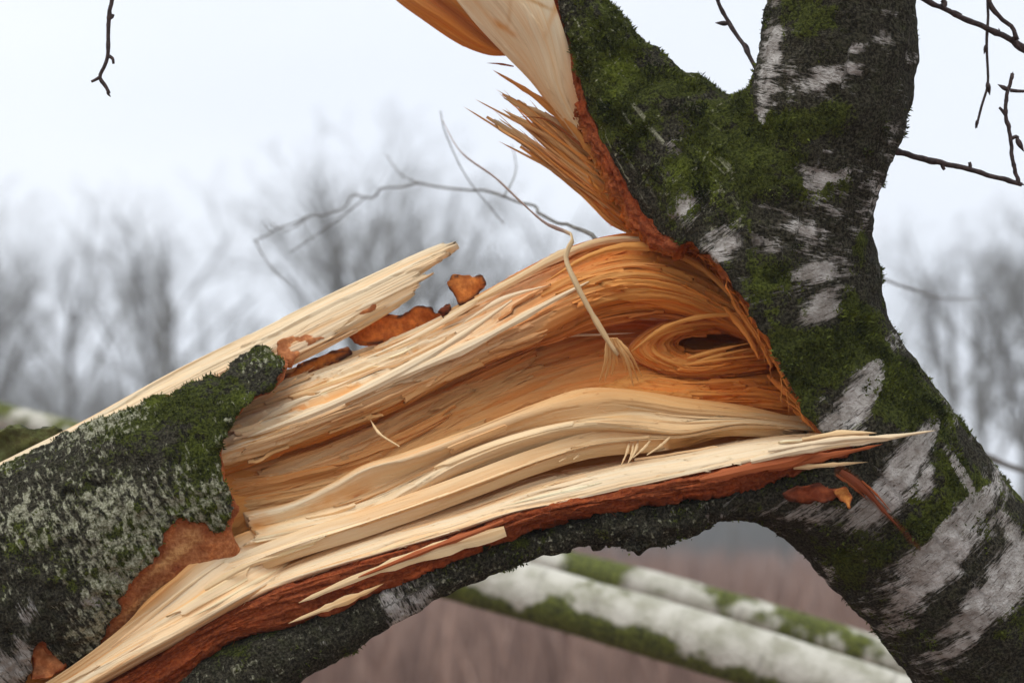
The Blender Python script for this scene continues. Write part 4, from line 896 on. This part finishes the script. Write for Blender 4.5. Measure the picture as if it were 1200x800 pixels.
# slivers on the inner bark
hand([(350, 706, -.094), (420, 676, -.097), (500, 648, -.1), (560, 632, -.1), (592, 622, -.1)], 16, 4, PALE, tip0=.05, tip1=.8, peak=.75)
hand([(338, 730, -.092), (380, 713, -.094), (430, 693, -.094), (450, 683, -.092)], 9, 4, PALE, tip0=.05, peak=.6)
hand([(420, 676, -.098), (500, 644, -.103), (560, 622, -.104), (590, 610, -.104)], 7, 4, RED, tip0=.2, tip1=.5, peak=.6)
hand([(240, 690, -.08), (290, 662, -.082), (330, 650, -.082)], 8, 3, PALE)
# small hairs
hand([(434, 492, -.03), (445, 508, -.05), (468, 523, -.055)], 3, 2, PALE, tip0=.3, tip1=.5)
for x0, y0, x1, y1 in ((738, 512, 728, 545), (748, 514, 738, 540), (764, 513, 742, 536), (785, 512, 758, 533), (742, 515, 736, 543), (668, 530, 655, 541), (680, 528, 672, 538)):
    hand([(x0, y0, -.05), ((x0+x1)/2+2, (y0+y1)/2, -.065), (x1, y1, -.075)], 3.2, 2, PALE, tip1=.3)
# strand above the knot and crossing fibres in the hollow
hand([(740, 412, .0), (780, 383, -.005), (830, 370, -.004), (880, 371, .0), (910, 383, .01)], 6, 4, AMBER, tip0=.3, tip1=.4)
for a_, b_, c_, e_ in ((805, 420, 882, 401), (815, 424, 880, 408), (800, 428, 895, 416)): hand([(a_, b_, .0), ((a_+c_)/2, (b_+e_)/2-1, -.003), (c_, e_, -.004)], 5, 3, AMBER)
for x0, y0, x1, y1 in ((858, 352, 905, 430), (868, 352, 930, 455), (850, 360, 890, 420), (900, 440, 958, 500), (888, 398, 925, 455), (930, 480, 962, 512)):
    hand([(x0, y0, -.0), ((x0+x1)/2+4, (y0+y1)/2, -.03), (x1, y1, -.035)], 8, 4, ORANGE, tip1=.4, parent=parts['trunk'])
# thick arcs over the top
for pts, wd, c in (([(655, 372, -.02), (700, 330, -.01), (745, 318, 0), (800, 328, .008), (860, 362, .01)], 12, AMBER), ([(640, 330, .0), (690, 300, .0), (740, 288, .005), (800, 300, .008), (850, 338, .01), (888, 392, .0)], 10, AMBER),
                   ([(520, 372, .02), (600, 330, .02), (660, 298, .02), (720, 280, .025), (790, 284, .02)], 12, PALE), ([(560, 352, .035), (620, 318, .035), (690, 290, .03), (760, 281, .03)], 8, TAN),
                   ([(400, 470, -.03), (480, 436, -.036), (560, 400, -.036), (640, 356, -.03), (690, 330, -.02)], 12, CREAM), ([(290, 512, -.03), (380, 478, -.036), (460, 440, -.036), (540, 394, -.03), (600, 352, -.02)], 14, CREAM),
                   ([(300, 495, -.01), (350, 470, -.02), (376, 462, -.026)], 9, CREAM), ([(540, 380, .0), (590, 350, -.005), (640, 335, -.005)], 6, CREAM), ([(430, 420, .02), (500, 388, .018), (560, 352, .02), (610, 322, .025)], 8, CREAM)):
    hand(pts, wd, wd*.5, c, tip0=.1, tip1=.15, peak=.5)
# lit thin sliver over the dark slot
hand([(620, 402, .02), (660, 394, .015), (700, 392, .015), (745, 390, .02)], 4, 2, CREAM)

# ---- the hanging fibre strip
pts = spl([(518, 140, .42), (540, 178, .34), (580, 208, .22), (612, 238, .12), (640, 262, .03), (664, 272, -.05), (672, 278, -.085), (663, 300, -.1), (674, 330, -.105), (694, 368, -.1), (712, 398, -.095), (724, 415, -.09)], 40)
rad = np.interp(np.linspace(0, 1, 40), [0, .1, .5, .6, .66, .8, .93, 1], [1.2, 2.0, 3.0, 3.6, 5.5, 5.2, 6, 4])*PX*(1+.2*vn(np.arange(40)*.7, seed=4))
V_, Q_, T_, ax_, an_ = tube_geo(Lp(pts), rad, 8, .38)
cc = np.repeat(np.where(np.linspace(0, 1, 40)[:, None] < .55, np.array([[.36, .26, .22]]), PALE*.9), 8, 0)
strip = link('fibre_strip', mesh_of('fibre_strip', V_, Q_, T_, M_WOOD, attrs=dict(Col=cc, fib=np.stack([ax_, an_*.003, ax_*0], 1))), core)
strip['label'] = 'thin peeled fibre strip curling up from the wood'
for x1, y1, x0 in ((702, 448, 712), (709, 446, 714), (717, 440, 716), (748, 446, 720), (742, 452, 722), (734, 436, 718), (752, 440, 722), (724, 428, 712)):
    hand([(x0, 396, -.094), ((x0+x1)/2+3, (396+y1)/2, -.085), (x1, y1, -.045)], 5, 3, TAN, tip1=.2, name='splinter')

# ================================================================== TWIGS of the birch
def twig(pts, r0, r1, spurs=(), buds=(), parent=birch, mat=None, seed=0, name='twig', n=None, knob=.35, wob=.0006):
    mat = mat or M_TWIG; n = n or max(16, len(pts)*9); P = Lp(spl(pts, n)); mb = MB(); k = 7
    R = np.linspace(r0, r1, n)*PX*(1+knob*np.clip(vn(np.arange(n)*.55, seed=seed), 0, 1)**2); P = P + wob*np.stack([vn(np.arange(n)*.4, seed=seed+3), vn(np.arange(n)*.4, seed=seed+4), vn(np.arange(n)*.4, seed=seed+5)], 1)
    V_, Q_, T_, *_ = tube_geo(P, R, k); mb.add(V_, Q_, T_)
    for s in spurs:
        q = Lp(spl(s, 6)); V_, Q_, T_, *_ = tube_geo(q, np.linspace(r1*1.05, r1*.7, 6)*PX, 6); mb.add(V_, Q_, T_)
    o = link(name, mb.mesh(name, mat), parent)
    for (x, y, x2, y2, d_) in buds:
        q = Lp(spl([(x, y, d_), ((x+x2)/2, (y+y2)/2, d_), (x2, y2, d_)], 8)); l = math.hypot(x2-x, y2-y)
        V_, Q_, T_, *_ = tube_geo(q, np.array([.35, .8, 1, 1, .85, .6, .35, .08])*l*.19*PX, 8); b = MB(); b.add(V_, Q_, T_); link('bud', b.mesh('bud', mat), o)
    return o
twig([(128, -262, -.02), (136, -120, -.02), (133, -40, -.02), (131, 0, -.02), (127, 25, -.02), (127, 64, -.02), (122, 78, -.02), (117, 90, -.02), (123, 100, -.02), (128, 110, -.02)], 3.4, 2.1,
     [[(118, 90, -.02), (113, 93, -.02), (107, 96, -.02)], [(128, 66, -.02), (132, 69, -.02), (133, 75, -.02)], [(127, 20, -.02), (131, 21, -.02), (133, 17, -.02)]], [(125, 108, 130, 114, -.02), (127, 26, 130, 10, -.02)], seed=1)
twig([(1040, -22, .03), (1078, -3, .03), (1100, 8, .03), (1130, 22, .03), (1165, 37, .03), (1200, 56, .03), (1260, 92, .03)], 2.6, 4.2, [[(1104, 9, .03), (1107, 4, .03), (1104, 0, .03)], [(1185, 44, .03), (1193, 55, .03), (1205, 62, .03)]], [(1112, 14, 1128, 17, .03), (1172, 38, 1170, 33, .03)], seed=2)
twig([(1195, -270, .02), (1170, -120, .02), (1158, -5, .02), (1172, 22, .02), (1186, 32, .02), (1192, 48, .02)], 3.4, 2.6, seed=3)
twig([(1150, -400, .02), (1152, -200, .04), (1158, -10, .05), (1156, 60, .05), (1157, 100, .05), (1150, 125, .05), (1144, 150, .05)], 2.4, 1.5, buds=[(1157, 96, 1160, 112, .05), (1146, 140, 1143, 151, .05), (1156, 52, 1153, 64, .05)], mat=M_TWIG, seed=4)
twig([(1000, 150, .0), (1045, 175, .0), (1090, 188, .0), (1130, 197, .0), (1165, 207, .0), (1198, 216, .0)], 4, 2.6, [[(1136, 199, 0), (1137, 194, 0), (1136, 190, 0)], [(1104, 192, 0), (1105, 196, 0), (1107, 199, 0)]], [(1192, 214, 1201, 217, 0), (1046, 174, 1052, 181, 0)], seed=5)
twig([(1194, 215, 0), (1187, 190, 0), (1184, 160, 0), (1178, 130, 0), (1181, 108, 0), (1187, 86, 0)], 2.4, 2.2, [[(1184, 106, 0), (1194, 107, 0), (1206, 107, 0)], [(1178, 134, 0), (1173, 128, 0)][:2] + [(1171, 126, 0)], [(1186, 162, 0), (1192, 160, 0), (1193, 166, 0)]],
     [(1182, 106, 1169, 99, 0), (1186, 94, 1187, 84, 0), (1191, 162, 1200, 178, 0)], seed=6)
twig([(835, -140, .06), (836, -60, .06), (840, -4, .06), (855, 28, .06), (872, 55, .05), (888, 84, .04)], 1.8, 2.6, buds=[(854, 28, 838, 27, .06), (871, 50, 880, 66, .05)], seed=7)
# out-of-focus twigs behind the break
twig([(720, 300, .16), (680, 272, .3), (640, 252, .55), (570, 227, .85), (500, 217, 1.0), (430, 229, 1.1), (360, 256, 1.15), (300, 283, 1.2)], 2.6, 1.3, [[(430, 230, 1.1), (390, 262, 1.15), (340, 296, 1.2)], [(500, 217, 1.0), (470, 205, 1.05), (452, 180, 1.1)], [(360, 256, 1.15), (335, 270, 1.2), (318, 262, 1.25)], [(300, 283, 1.2), (315, 310, 1.2), (345, 340, 1.2)], [(590, 232, .75), (605, 200, .8), (600, 170, .85)]], mat=M_GREYTWIG, seed=8, n=60, wob=.006)
twig([(590, 262, .85), (545, 205, .7), (520, 150, .6), (516, 130, .6)], 1.0, .8, mat=M_GREYTWIG, seed=9, parent=birch)
twig([(960, 280, .12), (1010, 315, .7), (1060, 336, 1.3), (1110, 350, 1.7), (1158, 348, 1.9)], 2.6, 1.6, mat=M_GREYTWIG, seed=10, n=30)
twig([(1060, 470, .2), (1130, 522, 1.1), (1165, 538, 1.5), (1210, 556, 1.9), (1300, 590, 2.4)], 6.5, 6.0, mat=M_GREYTWIG, seed=11, n=30, name='branch')

# ================================================================== FALLEN LOGS behind
def log(name, pts, radii, seed, label):
    n = 150; sides = 40; P = Lp(spl(pts, n)); R = np.interp(np.linspace(0, 1, n), np.linspace(0, 1, len(radii)), radii)
    V_, Q_, T_, ax, an = tube_geo(P, R, sides); c = np.repeat(P, sides, 0); N = (V_-c)/np.repeat(R, sides)[:, None]
    up = N[:, 1]*.97
    V_ = c + N*(np.repeat(R, sides)*(1+.05*fbm(ax*6, an*.6, oct=3, seed=seed)+.03*fbm(V_[:, 0]*60, V_[:, 1]*60, V_[:, 2]*60, 2, seed+1)))[:, None]
    z = np.zeros(len(V_)); patch = fbm(V_[:, 0]*7, V_[:, 1]*7, V_[:, 2]*7, 3, seed+2)
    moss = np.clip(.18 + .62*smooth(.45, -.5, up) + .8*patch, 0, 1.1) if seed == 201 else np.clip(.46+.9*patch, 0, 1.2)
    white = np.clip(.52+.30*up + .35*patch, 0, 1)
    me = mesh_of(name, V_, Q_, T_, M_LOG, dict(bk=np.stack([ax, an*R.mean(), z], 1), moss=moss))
    root = tag(empty(name, toW(V_)[np.argmin(toW(V_)[:, 2])]), label, 'log'); link('bole', me, root)
    mk = np.clip(moss-.3, 0, 1)*(N[:, 2] < .4); moss_tufts('moss', V_, N, mk, 1800, root, seed, .004)
    return root
gL = lambda x, y, z: fromW(np.array([[x, y, z]]))[0]
def px_of(Lv): x, y = proj(np.asarray(Lv)); return (float(x), float(y), float(Lv[2]))
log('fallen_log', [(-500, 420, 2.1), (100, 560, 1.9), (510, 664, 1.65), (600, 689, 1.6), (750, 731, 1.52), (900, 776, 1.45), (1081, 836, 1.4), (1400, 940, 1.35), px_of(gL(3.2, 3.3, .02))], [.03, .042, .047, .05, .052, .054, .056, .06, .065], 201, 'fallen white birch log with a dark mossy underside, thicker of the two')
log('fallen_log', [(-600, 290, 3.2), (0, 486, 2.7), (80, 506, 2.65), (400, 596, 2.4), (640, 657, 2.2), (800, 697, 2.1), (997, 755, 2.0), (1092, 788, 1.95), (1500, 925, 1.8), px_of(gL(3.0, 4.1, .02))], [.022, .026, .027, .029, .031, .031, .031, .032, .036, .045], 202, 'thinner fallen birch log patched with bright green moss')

# ================================================================== BARE TREES and far wood
def tree_geo(seed, height, spread=.5, r0=.09, density=1.0, twigw=.006):
    r = random.Random(seed); trunk = MB(); crown = MB()
    def seg(mb, pts, ra, rb, sides):
        P = np.array(pts); V_, Q_, T_, *_ = tube_geo(P, np.linspace(ra, rb, len(P)), sides, caps=False); mb.add(V_, Q_)
    def branch(p, d, ln, rad, lv):
        n = 5 if lv < 3 else 3; pts = [p]; dd = Vector(d)
        for i in range(n):
            dd = (dd + Vector((r.gauss(0, .13), r.gauss(0, .13), r.gauss(.04, .10) if lv < 3 else r.gauss(-.02, .15)))).normalized()
            pts.append(tuple(Vector(pts[-1]) + dd*ln/n))
        seg(trunk if lv == 0 else crown, pts, rad, max(rad*.45, twigw*.5), 6 if lv < 2 else 3)
        if lv >= 4: return
        nb = (int(8*density), int(5*density), int(4*density), 3)[lv]
        for i in range(nb):
            t = r.uniform(.32 if lv == 0 else .15, 1.0); k = min(int(t*n), n-1); q = Vector(pts[k]).lerp(Vector(pts[k+1]), t*n-k)
            a = r.random()*6.283; tilt = r.uniform(.35, .9)*spread*1.6
            u = dd.orthogonal().normalized(); v = dd.cross(u); nd = (dd*math.cos(tilt) + (u*math.cos(a)+v*math.sin(a))*math.sin(tilt)).normalized()
            if lv < 2: nd = (nd + Vector((0, 0, .16))).normalized()
            branch(tuple(q), nd, ln*r.uniform(.42, .70)*(1.1-.4*t), max(rad*(1-.5*t)*.5, twigw*.7), lv+1)
    branch((0, 0, -.15), (r.gauss(0, .04), r.gauss(0, .04), 1), height*.72, r0, 0)
    return trunk, crown
PROT = []
for k, (h_, sp_, de) in enumerate(((7.5, .72, 1.15), (6.5, .85, 1.2), (8.5, .6, 1.15), (5.5, .95, 1.2))):
    a, b = tree_geo(40+k, h_, sp_, .11, de, .0042); PROT.append((a.mesh('trunk', M_TREE, world=False), b.mesh('crown', M_TREE, world=False), h_))
TLAB = ['bare narrow-crowned tree standing at the edge of the reed field', 'bare spreading tree standing at the edge of the reed field', 'tall slender bare tree standing at the edge of the reed field', 'low wide bare tree standing at the edge of the reed field']
def bare_tree(px, dist, top_py, kind, rot):
    x = (px-600)/F*dist; me1, me2, h_ = PROT[kind]
    zt = CAM[2] + math.tan(PITCH - math.atan((top_py-400)/F))*dist; s = zt/h_
    o = tag(empty('bare_tree', (x, dist, 0)), TLAB[kind], 'tree', 'bare trees at the edge of the field'); o.rotation_euler = (0, 0, rot); o.scale = (s, s, s)
    for nm, me in (('trunk', me1), ('crown', me2)):
        c = bpy.data.objects.new(nm, me); COL.objects.link(c); c.parent = o
TR_SPOTS = [(-30, 54, 185, 0), (15, 58, 215, 2), (90, 50, 225, 0), (158, 47, 186, 2), (196, 55, 205, 0), (300, 58, 285, 3), 
            (385, 46, 190, 1), (425, 42, 130, 0), (470, 50, 105, 2), (520, 54, 165, 1), (600, 50, 215, 0), (640, 56, 205, 2), (690, 58, 205, 0), (740, 64, 250, 1),
            (1030, 52, 285, 0), (1118, 41, 225, 0), (1150, 50, 232, 2), (1185, 44, 215, 1), (1240, 40, 200, 2), (860, 62, 330, 3), (930, 58, 340, 1), (1000, 66, 320, 3), (-100, 48, 205, 1), (-180, 56, 190, 2), (-270, 50, 220, 0), (1300, 52, 235, 1), (1370, 46, 205, 0), (1450, 56, 230, 2)]
for k, (px, dist, tp_, kind) in enumerate(TR_SPOTS): bare_tree(px, dist, tp_, kind, k*1.7)
# far wood behind the field: a belt of thin stems that reads as one mass
def far_wood():
    r = np.random.default_rng(5); n = 15000
    y = r.uniform(75, 120, n); x = r.uniform(-1, 1, n)*(y*.27+4)
    pxx = x/y*F+600
    h = np.where(pxx < 330, r.uniform(4, 9.5, n), np.where(pxx > 980, r.uniform(1.5, 5, n), r.uniform(2.5, 6.5, n)))*(.75+.35*vn(x*.15, y*.05, seed=9))
    wd = r.uniform(.025, .07, n); lx = r.normal(0, .14, n)*h
    V_ = np.stack([np.stack([x-wd, y, x*0-.2], 1), np.stack([x+wd, y, x*0-.2], 1), np.stack([x, y+wd*1.5, x*0-.2], 1), np.stack([x+lx, y, h], 1)], 1).reshape(-1, 3)
    b = np.arange(n)[:, None]*4; T_ = np.concatenate([b+[0, 1, 3], b+[1, 2, 3], b+[2, 0, 3]])
    tag(link('far_wood', mesh_of('far_wood', V_, None, T_, M_TREE, world=False, smoothed=False)), 'grey leafless wood far behind the reed field', 'wood', kind='stuff')
far_wood()

# ================================================================== HAZE: winter air that fades the far trees
def haze():
    x0, x1, y0, y1, z0, z1 = -60, 60, -3, 140, -1.6, 11
    V = [(x, y, z) for x in (x0, x1) for y in (y0, y1) for z in (z0, z1)]
    Q = [(0, 1, 3, 2), (4, 6, 7, 5), (0, 4, 5, 1), (2, 3, 7, 6), (0, 2, 6, 4), (1, 5, 7, 3)]
    m = bpy.data.materials.new('haze air'); m.use_nodes = True; t = m.node_tree; t.nodes.clear()
    v = t.nodes.new('ShaderNodeVolumePrincipled'); v.inputs['Color'].default_value = (.93, .96, 1, 1); v.inputs['Density'].default_value = 0.0036; v.inputs['Anisotropy'].default_value = 0.2
    o = t.nodes.new('ShaderNodeOutputMaterial'); t.links.new(v.outputs[0], o.inputs['Volume'])
    tag(link('haze', mesh_of('haze', V, Q, mat=m, world=False, smoothed=False)), 'pale winter haze over the field', 'haze', kind='stuff')
haze()
